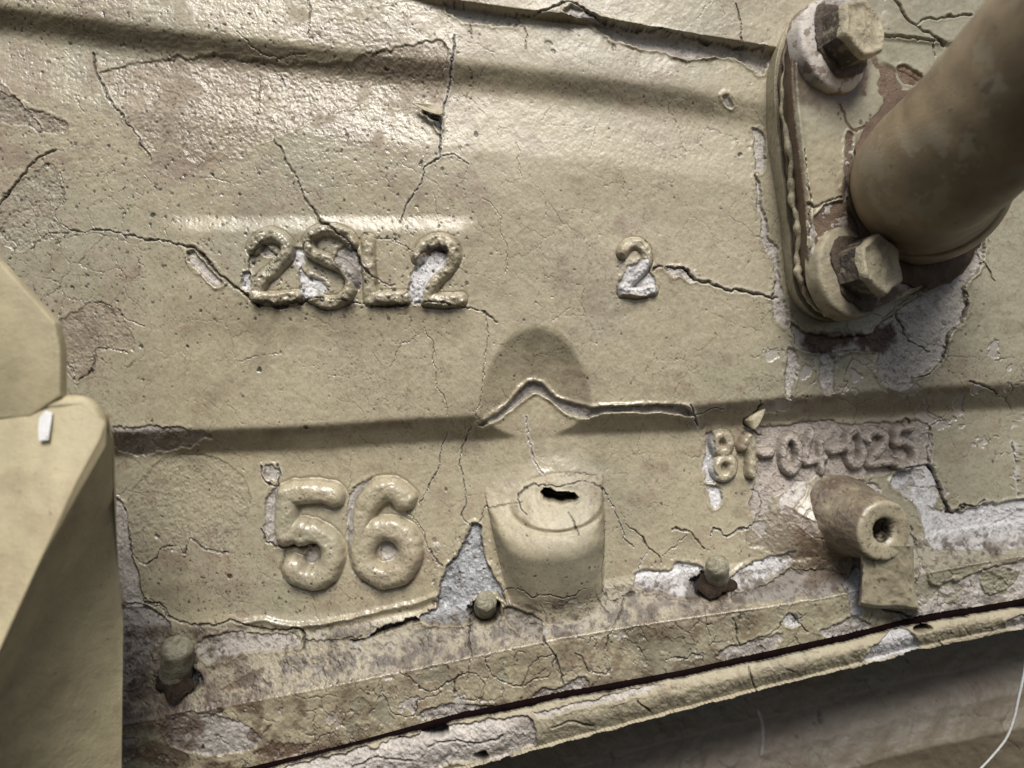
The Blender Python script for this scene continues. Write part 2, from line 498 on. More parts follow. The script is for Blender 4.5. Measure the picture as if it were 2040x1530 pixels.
# ------------------------------------------------------------------ raised characters
gl_edge = []
def glyph(strokes, r, hgt, rid, name, lab, sharp=0.8):
    allp = [p for s in strokes for p in s]
    sl = win(*bbox(allp, r * 2))
    u = U[sl] + fbm(U[sl], V[sl], 22, 2, 11) * (1.2 if r < 20 else 2.2); v = V[sl] + fbm(U[sl], V[sl], 22, 2, 12) * (1.2 if r < 20 else 2.2)
    d = np.full(u.shape, 1e6)
    for s in strokes:
        d = np.minimum(d, seg_dist(u, v, curve(s, 5) if len(s) > 2 else s))
    t = np.clip(d / r, 0, 1.35)
    er = 1 + (.06 if r > 20 else .12 if r < 12 else .38) * N2[sl] + (.02 if r > 20 else .06) * N3[sl]
    g = hgt * er * np.where(t < 1, (1 - t ** 3.1) ** sharp, 0) - hgt * 0.10 * np.exp(-((t - 1.12) / 0.12) ** 2)
    H[sl] = H[sl] + g.astype(np.float32)
    region[sl] = np.where((t < 1.0), rid, region[sl])
    names[rid] = (name, lab)
    gl_edge.append((sl, np.exp(-((t - 1.04) / .13) ** 2), r))
    return sl, t

def arc(cx, cy, rx, ry, a0, a1, n=14):
    return [(cx + rx * math.cos(math.radians(a0 + (a1 - a0) * i / n)), cy + ry * math.sin(math.radians(a0 + (a1 - a0) * i / n))) for i in range(n + 1)]

# large 56
five = [[(664, 986), (628, 978), (578, 984)], [(574, 984), (571, 1020), (573, 1066)], [(574, 1066), (604, 1054)] , arc(622, 1106, 42, 46, -118, 148, 18)]
glyph(five, 24.5, 24, 31, 'raised_digit', 'large raised digit 5')
six = [[(806, 994), (786, 978), (760, 978), (736, 1000), (722, 1035), (719, 1075), (722, 1104)], arc(771, 1100, 48, 48, 0, 360, 26)]
glyph(six, 26, 24, 32, 'raised_digit', 'large raised digit 6')
# 25L2
glyph([[(506, 494), (520, 476), (545, 470), (569, 483), (572, 506), (553, 532), (525, 556), (512, 586)], [(512, 592), (550, 596), (590, 592)]], 15, 15, 33, 'raised_character', 'cracked raised digit 2 at the left of its number')
glyph([[(702, 486), (684, 466), (646, 460), (618, 476), (622, 504), (652, 520), (684, 534), (702, 562), (688, 594), (652, 604), (618, 588)]], 13.5, 17, 34, 'raised_character', 'raised character like an S or 5, bare between its strokes')
glyph([[(734, 482), (735, 540), (738, 592)], [(738, 596), (775, 594), (806, 594)]], 15, 12, 35, 'raised_character', 'faint raised letter L')
glyph([[(834, 512), (848, 490), (874, 480), (898, 490), (904, 514), (888, 540), (866, 562), (850, 592)], [(850, 597), (885, 600), (916, 598)]], 15, 15, 36, 'raised_character', 'raised digit 2 with its white undercoat bare')
# lone 2
glyph([[(1240, 506), (1252, 488), (1272, 486), (1288, 502), (1285, 528), (1262, 552), (1242, 576)], [(1242, 582), (1270, 584), (1300, 578)]], 12, 13, 37, 'raised_character', 'lone raised digit 2 with white undercoat')
# 81-04-025
k = 10; hh = 18; small = 'raised_character'
glyph([arc(1437, 884, 15, 17, 0, 360, 16), arc(1441, 931, 17, 19, 0, 360, 16)], 11.5, 14, 38, small, 'small raised digit 8')
glyph([[(1478, 890), (1492, 870), (1494, 905), (1494, 944)]], k + 1, hh, 39, small, 'small raised digit 1')
glyph([[(1518, 904), (1534, 902)]], k, hh * .9, 40, small, 'first small raised dash')
glyph([arc(1573, 905, 16, 34, 0, 360, 20)], k, hh, 41, small, 'first small raised digit 0')
glyph([[(1614, 862), (1606, 890), (1602, 918)], [(1602, 920), (1642, 914)], [(1634, 882), (1634, 938)]], k - 1, hh * .8, 42, small, 'worn small raised digit 4')
glyph([[(1655, 896), (1673, 893)]], k, hh, 43, small, 'second small raised dash')
glyph([arc(1701, 892, 16, 34, 0, 360, 20)], k - .5, hh, 44, small, 'second small raised digit 0')
glyph([[(1722, 874), (1738, 860), (1756, 866), (1756, 884), (1740, 904), (1730, 920)], [(1730, 924), (1772, 920)]], k, hh, 45, small, 'small raised digit 2 bare of paint')
glyph([[(1812, 852), (1786, 856)], [(1784, 858), (1780, 882)], [(1782, 884), (1800, 880), (1818, 896), (1818, 918), (1798, 930), (1780, 924)]], k - .5, hh, 46, small, 'small raised digit 5')

# ------------------------------------------------------------------ places where the coat has come off
patch_id = [60]
def patch(pts, c=PRIMER, depth=3.5, lip=1.4, var=0.12, dirt=0.5, edge=0.55, wander=1.0, soft=1.0, part=True, rg=0.12, mix=1.0, gr=0.4, spl=True):
    if spl: pts = curve(pts + [pts[0]], 3)[:-1]
    sl = win(*bbox(pts, 14))
    u = U[sl] + (WU[sl] - U[sl]) * wander; v = V[sl] + (WV[sl] - V[sl]) * wander
    ins = inside(u, v, pts); d = seg_dist(u, v, pts, True); sd_ = np.where(ins, -d, d)
    m = 1 - sst(-1.6 * soft, 0.9 * soft, sd_)
    depth *= 1.25; lip *= 1.2
    H[sl] += (-depth * m + lip * np.exp(-((sd_ - 3.5) / 3.5) ** 2) * (1 + .7 * N2[sl])).astype(np.float32)
    H[sl] += (m * (0.5 * N3[sl] + 0.35 * N5[sl])).astype(np.float32)
    cc = np.array(c)[None, None] * (1 + var * (N3[sl] * 0.8 + N2[sl] * 0.6 + 0.4 * N5[sl]))[..., None]
    mm = (m * mix)[..., None]
    Cc[sl] = Cc[sl] * (1 - mm) + cc * mm
    mixc(m * sst(0.15, 1.0, N2[sl] * .6 + N1[sl] * .6 + .2 * N3[sl]) * dirt, DIRT * 1.8, sl)
    f2 = fbm(U[sl], V[sl], 17, 4, 33); m2 = m * sst(.42, .47, f2) * (depth > 2)
    H[sl] -= (m2 * .9).astype(np.float32); mixc(m2 * .35, np.array(c) * .55, sl); mixc(m * np.exp(-((f2 - .42) / .05) ** 2) * .3 * (depth > 2), DIRT, sl)
    e = np.exp(-((sd_ + 1.2) / 1.5) ** 2) * sst(-0.6, 0.5, N2[sl] + 0.5 * N3[sl])
    mixc(e * edge, DIRT * 0.7, sl)
    mixc(m * sst(0.62, 0.9, N5[sl]) * 0.5, BLACK * 3, sl)
    rough[sl] += (m * rg).astype(np.float32); grit[sl] += (m * gr).astype(np.float32)
    if part:
        rid = patch_id[0]; patch_id[0] += 1
        region[sl] = np.where((sd_ < 0) & (region[sl] < 20), rid, region[sl])
        names[rid] = ('bare_patch', None)
    return sl, m, sd_

def specks(n, u0, u1, v0, v1, r0, r1, c, dark=.9, dep=1.0, seed=1):
    g = np.random.default_rng(seed)
    for _ in range(n):
        a, b = g.uniform(u0, u1), g.uniform(v0, v1)
        r = r0 + (r1 - r0) * g.random() ** 3
        i = np.searchsorted(xs, CX + (a - CX)); j = np.searchsorted(zs, b)
        n_ = int(r * 2.2 / step) + 2
        s = (slice(max(j - n_, 0), j + n_), slice(max(i - n_, 0), i + n_))
        uu = X[s] - a; vv = Y[s] - b
        th = g.uniform(0, 3.14); el_ = g.uniform(.45, 1)
        x_ = uu * math.cos(th) + vv * math.sin(th); y_ = (-uu * math.sin(th) + vv * math.cos(th)) / el_
        d = np.sqrt(x_ ** 2 + y_ ** 2) + N5[s] * r * .35
        m = 1 - sst(r * .7, r * 1.15, d)
        H[s] -= (m * dep).astype(np.float32)
        mixc(m * dark * g.uniform(.65, 1), np.array(c) * (.55 if c[0] < .06 else 1), s)

# worn layers: broad, shallow
patch([(200, 140), (255, 240), (292, 294), (340, 285), (365, 300), (390, 318), (440, 295), (455, 312), (500, 300), (540, 275), (700, 215), (860, 200), (880, 80), (650, 128), (400, 110)], PAINT_P * 1.02, 1.6, 0.6, .06, .15, .55, 1.6, 1.0, False, 0, .55, .1)
patch([(0, 180), (60, 215), (130, 245), (125, 262), (90, 268), (60, 250), (0, 240)], PAINT_P * .75, 1.4, .5, .1, .5, .5, 1.4, 1, False, 0, .8)
patch([(60, 350), (110, 330), (120, 370), (130, 400), (110, 425), (125, 450), (170, 458), (100, 470), (40, 500), (0, 470), (0, 400)], PAINT_G * .95, .9, .3, .05, .1, .5, 1.5, 1, False, 0, .4)
patch([(110, 640), (200, 600), (250, 640), (265, 700), (200, 695), (185, 740), (150, 760), (130, 720)], PAINT_P * .85, 1.1, .3, .08, .35, .6, 1.3, 1, False, 0, .5)
patch([(225, 850), (230, 900), (300, 905), (400, 880), (420, 868), (380, 856), (300, 850)], PRIMER * .75, 2, .5, .15, .6, .6, 1.2, 1, True)
patch([(255, 1000), (300, 930), (380, 900), (460, 930), (500, 1000), (455, 1100), (420, 1095), (380, 1080), (362, 1102), (325, 1095), (290, 1125), (262, 1090)], PAINT_G * .97, .8, .3, .04, .1, .45, 1.2, 1, False, 0, .25, 0)
# top edge under the upper fold
patch([(887, 6), (930, 12), (1000, 26), (1032, 36), (1030, 50), (960, 46), (905, 36)], PRIMER * .95, 3, 1, dirt=.3)
patch([(1140, 12), (1165, 20), (1215, 42), (1290, 62), (1350, 74), (1420, 88), (1500, 98), (1528, 104), (1520, 150), (1492, 134), (1450, 112), (1380, 116), (1290, 97), (1225, 80), (1180, 50), (1120, 25)], PRIMER, 4.5, 2.6, dirt=.5, edge=.9)
# strips beside the pipe flange
patch([(1500, 256), (1518, 262), (1524, 285), (1522, 330), (1512, 346), (1502, 320)], PRIMER * 1.1, 3, 1)
patch([(1506, 346), (1518, 372), (1518, 400), (1524, 440), (1536, 478), (1550, 492), (1556, 560), (1572, 640), (1560, 652), (1540, 628), (1534, 590), (1544, 560), (1540, 515), (1522, 500), (1516, 460), (1510, 400)], PRIMER * 1.05, 3.4, 1.2)
patch([(1574, 690), (1590, 702), (1586, 740), (1578, 795), (1566, 792), (1566, 740)], PRIMER * 1.05, 3, 1)
patch([(1635, 700), (1658, 712), (1664, 780), (1642, 786), (1630, 750)], PRIMER * 1.0, 3, 1)
patch([(1575, 640), (1600, 655), (1650, 672), (1720, 668), (1760, 640), (1800, 610), (1860, 570), (1905, 510), (1930, 468), (1962, 470), (1958, 520), (1936, 552), (1922, 580), (1928, 620), (1905, 655), (1882, 690), (1874, 722), (1832, 745), (1798, 775), (1762, 764), (1744, 740), (1752, 700), (1700, 700), (1640, 704), (1590, 690)], PRIMER * .92, 4.5, 2.2, dirt=.75, edge=.8)
patch([(1600, 650), (1660, 668), (1740, 655), (1790, 640), (1780, 690), (1740, 705), (1690, 690), (1650, 712), (1600, 690)], np.array((.085, .045, .026)), 0.8, 0, .5, .9, .2, 2.2, 6, False, .1, .95)
# around the small number
patch([(1480, 852), (1560, 846), (1640, 838), (1720, 846), (1830, 838), (1856, 870), (1850, 925), (1792, 934), (1720, 950), (1640, 945), (1600, 962), (1540, 990), (1524, 1030), (1492, 1025), (1500, 970), (1508, 935), (1508, 880)], np.array((.47, .41, .35)), 2.2, .8, .2, .6, .5, gr=.8)
patch([(1404, 866), (1420, 858), (1419, 900), (1424, 955), (1420, 960), (1404, 955), (1402, 900)], WHITE * .8, 2.5, 1, dirt=.5)
patch([(1406, 966), (1426, 966), (1441, 982), (1440, 994), (1430, 1012), (1416, 1006)], WHITE, 3, 1, dirt=.15)
patch([(1692, 956), (1745, 966), (1749, 985), (1705, 981)], PRIMER * 1.2, 2.5, 1, dirt=.1)
patch([(1588, 955), (1560, 985), (1548, 1010), (1570, 1015), (1592, 990), (1605, 962)], PRIMER * 1.15, 1.5, .6, dirt=.4)
patch([(1792, 932), (1850, 926), (1868, 950), (1880, 1005), (1900, 1020), (1960, 1006), (2080, 1000), (2080, 1086), (1990, 1092), (1900, 1098), (1852, 1084), (1834, 1045), (1826, 1010), (1800, 985), (1776, 968)], WHITE * .86, 4, 2.0, dirt=.45, edge=.7)
patch([(1868, 985), (1882, 970), (1884, 1000), (1876, 1018), (1862, 1010)], PAINT_G, -1.5, 0, .05, .1, .4, 1, 1, False, 0)
patch([(1836, 1118), (1848, 1140), (1870, 1165), (1950, 1140), (2080, 1112), (2080, 1178), (1980, 1200), (1900, 1225), (1838, 1236), (1818, 1220), (1828, 1160)], PRIMER * 1.1, 3.5, 1.4, dirt=.35)
patch([(1958, 1140), (2000, 1130), (2030, 1140), (2015, 1170), (1965, 1180)], PAINT_G, -3, 0, .05, .1, .5, 1, 1, False, 0)
patch([(1700, 1125), (1718, 1148), (1735, 1182), (1722, 1215), (1700, 1244), (1690, 1195), (1682, 1168), (1690, 1150)], WHITE * .85, 3.5, 1.4, dirt=.2)
patch([(1265, 1142), (1290, 1136), (1338, 1134), (1352, 1118), (1400, 1128), (1402, 1185), (1370, 1192), (1330, 1185), (1272, 1172)], WHITE, 3.5, 1.4, dirt=.12)
patch([(1455, 1152), (1480, 1132), (1528, 1110), (1560, 1104), (1578, 1098), (1572, 1124), (1530, 1150), (1500, 1166), (1455, 1172)], WHITE * .95, 3, 1, dirt=.35)
patch([(1460, 1175), (1520, 1160), (1600, 1130), (1660, 1140), (1690, 1150), (1670, 1178), (1600, 1190), (1520, 1200), (1465, 1200)], PRIMER * .6, 2, .5, .25, .85, .4, 1.8)
patch([(1495, 1035), (1560, 1010), (1600, 1040), (1610, 1100), (1580, 1120), (1520, 1100), (1480, 1075)], PAINT_P * .8, 1.5, .5, .12, .6, .4, 1.5, 3, False, 0, .8)
patch([(1560, 1240), (1575, 1222), (1590, 1228), (1594, 1245), (1575, 1252)], WHITE * .85, 2.5, 1)
patch([(1630, 1262), (1660, 1245), (1700, 1232), (1735, 1240), (1720, 1258), (1650, 1272)], PRIMER * .95, 2.5, .8, dirt=.5)
patch([(1425, 1310), (1450, 1285), (1500, 1278), (1560, 1262), (1540, 1290), (1470, 1312)], PRIMER * .95, 2.5, .8, dirt=.5)
# beside 5 and 6
patch([(536, 985), (548, 966), (556, 974), (553, 1030), (552, 1082), (540, 1080), (528, 1060), (525, 1010)], PRIMER * .85, 2.5, .8, dirt=.4)
patch([(698, 990), (712, 966), (745, 950), (725, 976), (711, 1005), (707, 1040), (707, 1118), (700, 1100), (692, 1060), (690, 1010)], PRIMER * .9, 2.5, .8, dirt=.5)
patch(arc(773, 1098, 18, 22, 0, 330, 9), PRIMER * 1.0, 3, .6, spl=False, wander=.4)
patch(arc(623, 1108, 15, 16, 0, 330, 9), PRIMER * .6, 2, .4, spl=False, wander=.5)
patch([(526, 925), (545, 925), (556, 940), (550, 955), (532, 950)], PRIMER * .85, 2, 1)
# bare metal triangle beside the bolt boss
patch([(942, 1044), (954, 1044), (962, 1080), (975, 1130), (996, 1168), (1010, 1200), (985, 1180), (962, 1184), (938, 1200), (932, 1240), (882, 1246), (832, 1236), (862, 1214), (876, 1190), (882, 1150), (905, 1110), (926, 1072)], METAL * 1.05, 6, 2.5, .5, .75, .9, 1.0, 1, True, .0, 1, 1.2)
specks(70, 850, 1000, 1080, 1245, 2, 7, DIRT * 2, .6, 1.5, 51); specks(50, 850, 1000, 1080, 1245, 2, 6, WHITE, .6, -1, 52)
patch([(1000, 1216), (1020, 1206), (1054, 1216), (1080, 1240), (1078, 1266), (1050, 1260), (1012, 1240)], PRIMER * .75, 3, 1.6, .25, .6, .9)
patch([(938, 1190), (965, 1186), (990, 1196), (992, 1222), (960, 1236), (940, 1225)], PRIMER * 1.05, 1.5, .6, .15, .3, .6)
# left side
patch([(226, 985), (250, 1010), (255, 1060), (266, 1120), (286, 1190), (290, 1203), (268, 1208), (238, 1196), (224, 1100)], PRIMER, 4, 1.6, .2, .5, .8)
patch([(225, 1210), (286, 1206), (322, 1226), (340, 1250), (320, 1272), (302, 1300), (290, 1350), (240, 1370), (220, 1300)], PRIMER * .78, 3, 1.2, .25, .75, .7)
patch([(396, 1282), (440, 1262), (520, 1260), (588, 1266), (602, 1282), (560, 1294), (480, 1302), (425, 1322), (396, 1304)], PRIMER * 1.15, 3, 1.2, .15, .35, .7)
patch([(440, 1375), (480, 1350), (520, 1330), (516, 1345), (470, 1372)], DIRT * 2.5, 1, .3)
patch([(330, 1425), (400, 1418), (480, 1440), (520, 1470), (480, 1500), (380, 1500), (330, 1470)], PRIMER * .8, 2, .6, .2, .7, .6)
patch([(500, 1500), (540, 1480), (600, 1478), (620, 1490), (560, 1510)], DIRT * 2.2, 1, .3)
patch([(832, 1424), (880, 1406), (935, 1402), (975, 1405), (978, 1412), (900, 1428), (845, 1432)], PRIMER * .9, 2.2, 1, .2, .6, .9)
patch([(1058, 1385), (1075, 1372), (1120, 1368), (1150, 1348), (1172, 1352), (1168, 1368), (1100, 1384)], PRIMER * .9, 2.2, 1, .2, .6, .9)
patch([(905, 1390), (925, 1385), (930, 1400), (912, 1405)], PRIMER * 1.05, 1.5, .5)
# lifted crack under the pocket
patch([(950, 848), (985, 826), (1018, 800), (1042, 770), (1062, 761), (1084, 766), (1106, 792), (1160, 808), (1200, 812), (1330, 806), (1364, 811), (1382, 828), (1362, 828), (1330, 822), (1200, 823), (1165, 833), (1124, 820), (1096, 796), (1066, 782), (1044, 796), (1012, 818), (985, 838), (962, 850)], PRIMER * .62, 5.5, 2.6, .12, .35, .5, .45, .8)
# upper number
patch([(588, 494), (604, 500), (606, 538), (640, 560), (652, 576), (632, 592), (612, 594), (600, 580), (597, 540), (583, 516)], WHITE, 2.5, 1, .1, .15, .7)
patch([(672, 498), (700, 484), (714, 500), (722, 540), (726, 562), (708, 574), (690, 546), (670, 526)], PRIMER * .7, 2.5, 1, .3, .7, .8)
patch([(820, 542), (836, 520), (856, 508), (876, 500), (890, 508), (884, 532), (864, 550), (846, 582), (842, 604), (818, 605), (815, 572)], WHITE, 2.5, 1.2, .08, .12, .7)
patch([(836, 518), (846, 500), (866, 494), (886, 494), (890, 508), (868, 502), (848, 512)], DIRT * 1.8, 2, .8)
patch([(374, 502), (386, 500), (402, 520), (440, 556), (438, 570), (424, 568), (400, 546), (378, 522)], PRIMER * 1.05, 3.5, 2.2, .25, .6, .9)
patch([(486, 548), (494, 540), (502, 554), (500, 576), (488, 578), (484, 562)], WHITE * .9, 3, 2.2, .1, .2, 1)
patch([(520, 500), (530, 494), (545, 505), (556, 512), (540, 514), (524, 510)], PRIMER, 2, 1.2)
patch([(508, 598), (560, 604), (600, 598), (600, 608), (540, 612), (512, 608)], DIRT * 1.2, .8, .2, .4, .8, .2, 1.5, 2, False)
# lone 2
patch([(1226, 588), (1234, 560), (1250, 536), (1268, 522), (1290, 518), (1295, 542), (1308, 560), (1306, 584), (1290, 588), (1250, 586)], WHITE * .85, 1.8, 1.2, .12, .25, .8)
patch([(1322, 534), (1340, 546), (1354, 546), (1374, 558), (1388, 554), (1366, 536), (1345, 534)], PRIMER * 1.15, 3, 1.2, .1, .2, .8)
# torn lifted corner near the top middle
patch([(838, 222), (852, 230), (876, 240), (877, 262), (868, 252), (850, 238)], WHITE * .9, 4, 3, .1, .2, 1)
patch([(838, 218), (856, 226), (876, 232), (876, 240), (856, 234)], RUST * .6, 5, 0, .1, .1, .3, .5)
patch([(1440, 190), (1452, 188), (1462, 204), (1456, 214), (1446, 208)], PRIMER * 1.1, 2.5, 1.5)

# general chipping: irregular islands in the worn zones
def islands(zone, seed, lo, hi, c, depth, scale=34):
    f = fbm(U + N3 * 2, V + N3 * 2, scale, 4, seed)
    m = sst(lo, hi, f * zone)
    e = np.exp(-((f * zone - lo) / 0.035) ** 2) * (zone > .2)
    H[:] -= (m * depth - e * 0.5).astype(np.float32)
    mixc(m * .8, c); mixc(e * .35 * sst(-.2, .6, N3), DIRT)
zone_fl = sst(-10, 10, V - R(U)) * 1.0
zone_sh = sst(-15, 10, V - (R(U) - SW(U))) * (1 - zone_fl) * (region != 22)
zone_num = sst(1440, 1520, U) * sst(640, 700, V) * (1 - sst(-90, -60, V - R(U)))
islands(zone_fl * (1 - sst(650, 900, U) * .25), 12, .52, .56, PRIMER * .85, 1.8)
islands(zone_sh, 13, .62, .68, PRIMER * .7, 1.2)
islands(zone_num, 14, .52, .56, PRIMER * .85, 1.6)
islands(zone_fl, 15, .42, .46, PAINT_G * .9, 1.2, 60)

# ------------------------------------------------------------------ grime, and shade painted into the step bands
mixc(sst(.15, .75, sw_ + .25 * N2 + .15 * N1) * .6, DIRT * 2.4); mixc(sst(.1, .6, sw_) * sst(.2, .7, N3 + .4 * N2) * .5, DIRT)
sl, m = pb_face[0]; mixc(m * .92, PAINT * .98, sl); mixc(m * sst(.3, .9, N2[sl] + .3 * N3[sl]) * .3, DIRT * 2, sl)
sl, m = pb_dirt[0]; mixc(m * np.clip(.72 + .3 * N2[sl] + .2 * N1[sl], 0, 1), DIRT * 1.7, sl); rough[sl] += (m * .3).astype(np.float32)
sl, m = pb_face[1]; mixc(m * .98, BLACK, sl)
def late_dowels():
    for sl, foot, on in late:
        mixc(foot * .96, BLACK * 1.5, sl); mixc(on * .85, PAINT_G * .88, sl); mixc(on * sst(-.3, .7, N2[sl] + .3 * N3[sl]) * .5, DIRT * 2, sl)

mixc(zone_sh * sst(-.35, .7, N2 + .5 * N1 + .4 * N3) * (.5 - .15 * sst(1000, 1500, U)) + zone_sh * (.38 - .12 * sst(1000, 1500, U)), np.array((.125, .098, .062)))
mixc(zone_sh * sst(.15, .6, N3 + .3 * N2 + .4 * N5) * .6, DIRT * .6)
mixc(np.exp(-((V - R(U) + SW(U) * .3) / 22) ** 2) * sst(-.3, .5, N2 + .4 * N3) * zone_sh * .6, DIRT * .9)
mixc(zone_fl * sst(.25, 1, N2 + .4 * N3) * .35, DIRT * 1.9)
mixc(sst(1540, 1600, U) * sst(1000, 1040, V) * (1 - sst(1150, 1180, V)) * (1 - sst(1680, 1710, U)) * sst(-.4, .6, N2 + .5 * N1) * .5, DIRT * 1.9)
mixc(zone_fl * sst(.0, .9, fbm(U, V, 70, 5, 34)) * .6, np.array((.17, .125, .08)))
mixc(zone_fl * np.exp(-((V - E(U)) / 16) ** 2) * sst(-.6, .4, N2) * .6, DIRT)
lowleft = (1 - sst(500, 800, U)) * sst(1280, 1420, V)
mixc(lowleft * sst(-.4, .6, N2 + N1 * .7) * .75, DIRT * 1.4)
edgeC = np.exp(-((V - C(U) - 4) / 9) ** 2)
mixc(edgeC * sst(-.5, .5, N2 + .3 * N3) * .55 * (1 - sst(900, 950, U) * (1 - sst(1380, 1420, U))), DIRT * 2)  # dirt along the middle step, also deepening its shade by colour
mixc(np.exp(-((V - A(U) - 4) / 24) ** 2) * sst(-.3, .6, fbm(U * .5, V, 60, 4, 40)) * (1 - sst(900, 1400, U)) * .4, np.array((.20, .145, .10)))  # brown that paints in the shade under the upper step
mixc(np.exp(-((V - C(U) - 22) / 22) ** 2) * sst(-.5, .6, fbm(U * .5, V, 60, 4, 41)) * (region != 21) * .35, np.array((.20, .145, .10)))  # same painted shade on the face of the middle step
mixc(np.exp(-((V - A(U) - 4) / 13) ** 2) * (1 - sst(700, 1300, U)) * sst(-.6, .6, N1 + .5 * N2) * .30, DIRT * 2.2)  # dirt in the upper step's crease, with its shade painted in
mixc(sst(1560, 1620, U) * np.exp(-((V - 815) / 34) ** 2) * (1 - sst(1860, 1950, U)) * (.35 + .2 * N2), DIRT * 2.2)  # right end of the middle step, shade put into the brown
for sl, m, r_ in gl_edge:
    mixc(m * sst(-.5, .5, N2[sl] + .4 * N3[sl]) * (.4 if r_ > 20 else .55), DIRT * 1.0, sl)
sl = win(480, 930, 460, 640, 0); mixc(sst(-.3, .6, N2[sl] + .4 * N1[sl] + .3 * N3[sl]) * np.exp(-((V[sl] - 612) / 14) ** 2) * .7, DIRT * 1.2, sl)
mixc(sst(.25, .7, N3[sl] + .5 * N2[sl]) * .45 * (region[sl] >= 33), DIRT * 1.2, sl)
specks(90, 485, 925, 465, 615, 1.5, 5, BLACK * 2, .9, 1.5, 61)
late_dowels()
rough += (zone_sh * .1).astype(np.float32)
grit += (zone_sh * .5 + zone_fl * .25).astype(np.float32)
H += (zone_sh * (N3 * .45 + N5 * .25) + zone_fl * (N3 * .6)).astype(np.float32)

# ------------------------------------------------------------------ cracks
def crack(pts, w=1.6, depth=4.0, lip=0.8, dark=0.9, c=None, side=0.0, wander=1.0):
    pts = curve(pts, 4) if len(pts) > 2 else pts
    sl = win(*bbox(pts, 16))
    lip *= .38; side *= .7
    u = U[sl] + (WU[sl] - U[sl]) * wander; v = V[sl] + (WV[sl] - V[sl]) * wander
    d = seg_dist(u, v, pts)
    ww = w * (1 + 0.45 * N2[sl] + .3 * N3[sl])
    ww = np.maximum(ww, .35)
    m = np.exp(-(d / ww) ** 2)
    H[sl] += (-depth * m + lip * np.exp(-((d - 2.6 * w) / (1.6 * w + 1.0)) ** 2)).astype(np.float32)
    mixc(np.clip(m * 1.15, 0, 1) * dark * np.clip(1 + .5 * N2[sl], .35, 1), DIRT * .5 if c is None else c, sl)
    if side:   # lifted, paler lip along one side
        mixc(np.exp(-((d - 3.2 * w) / (1.3 * w)) ** 2) * side, WHITE * .9, sl)

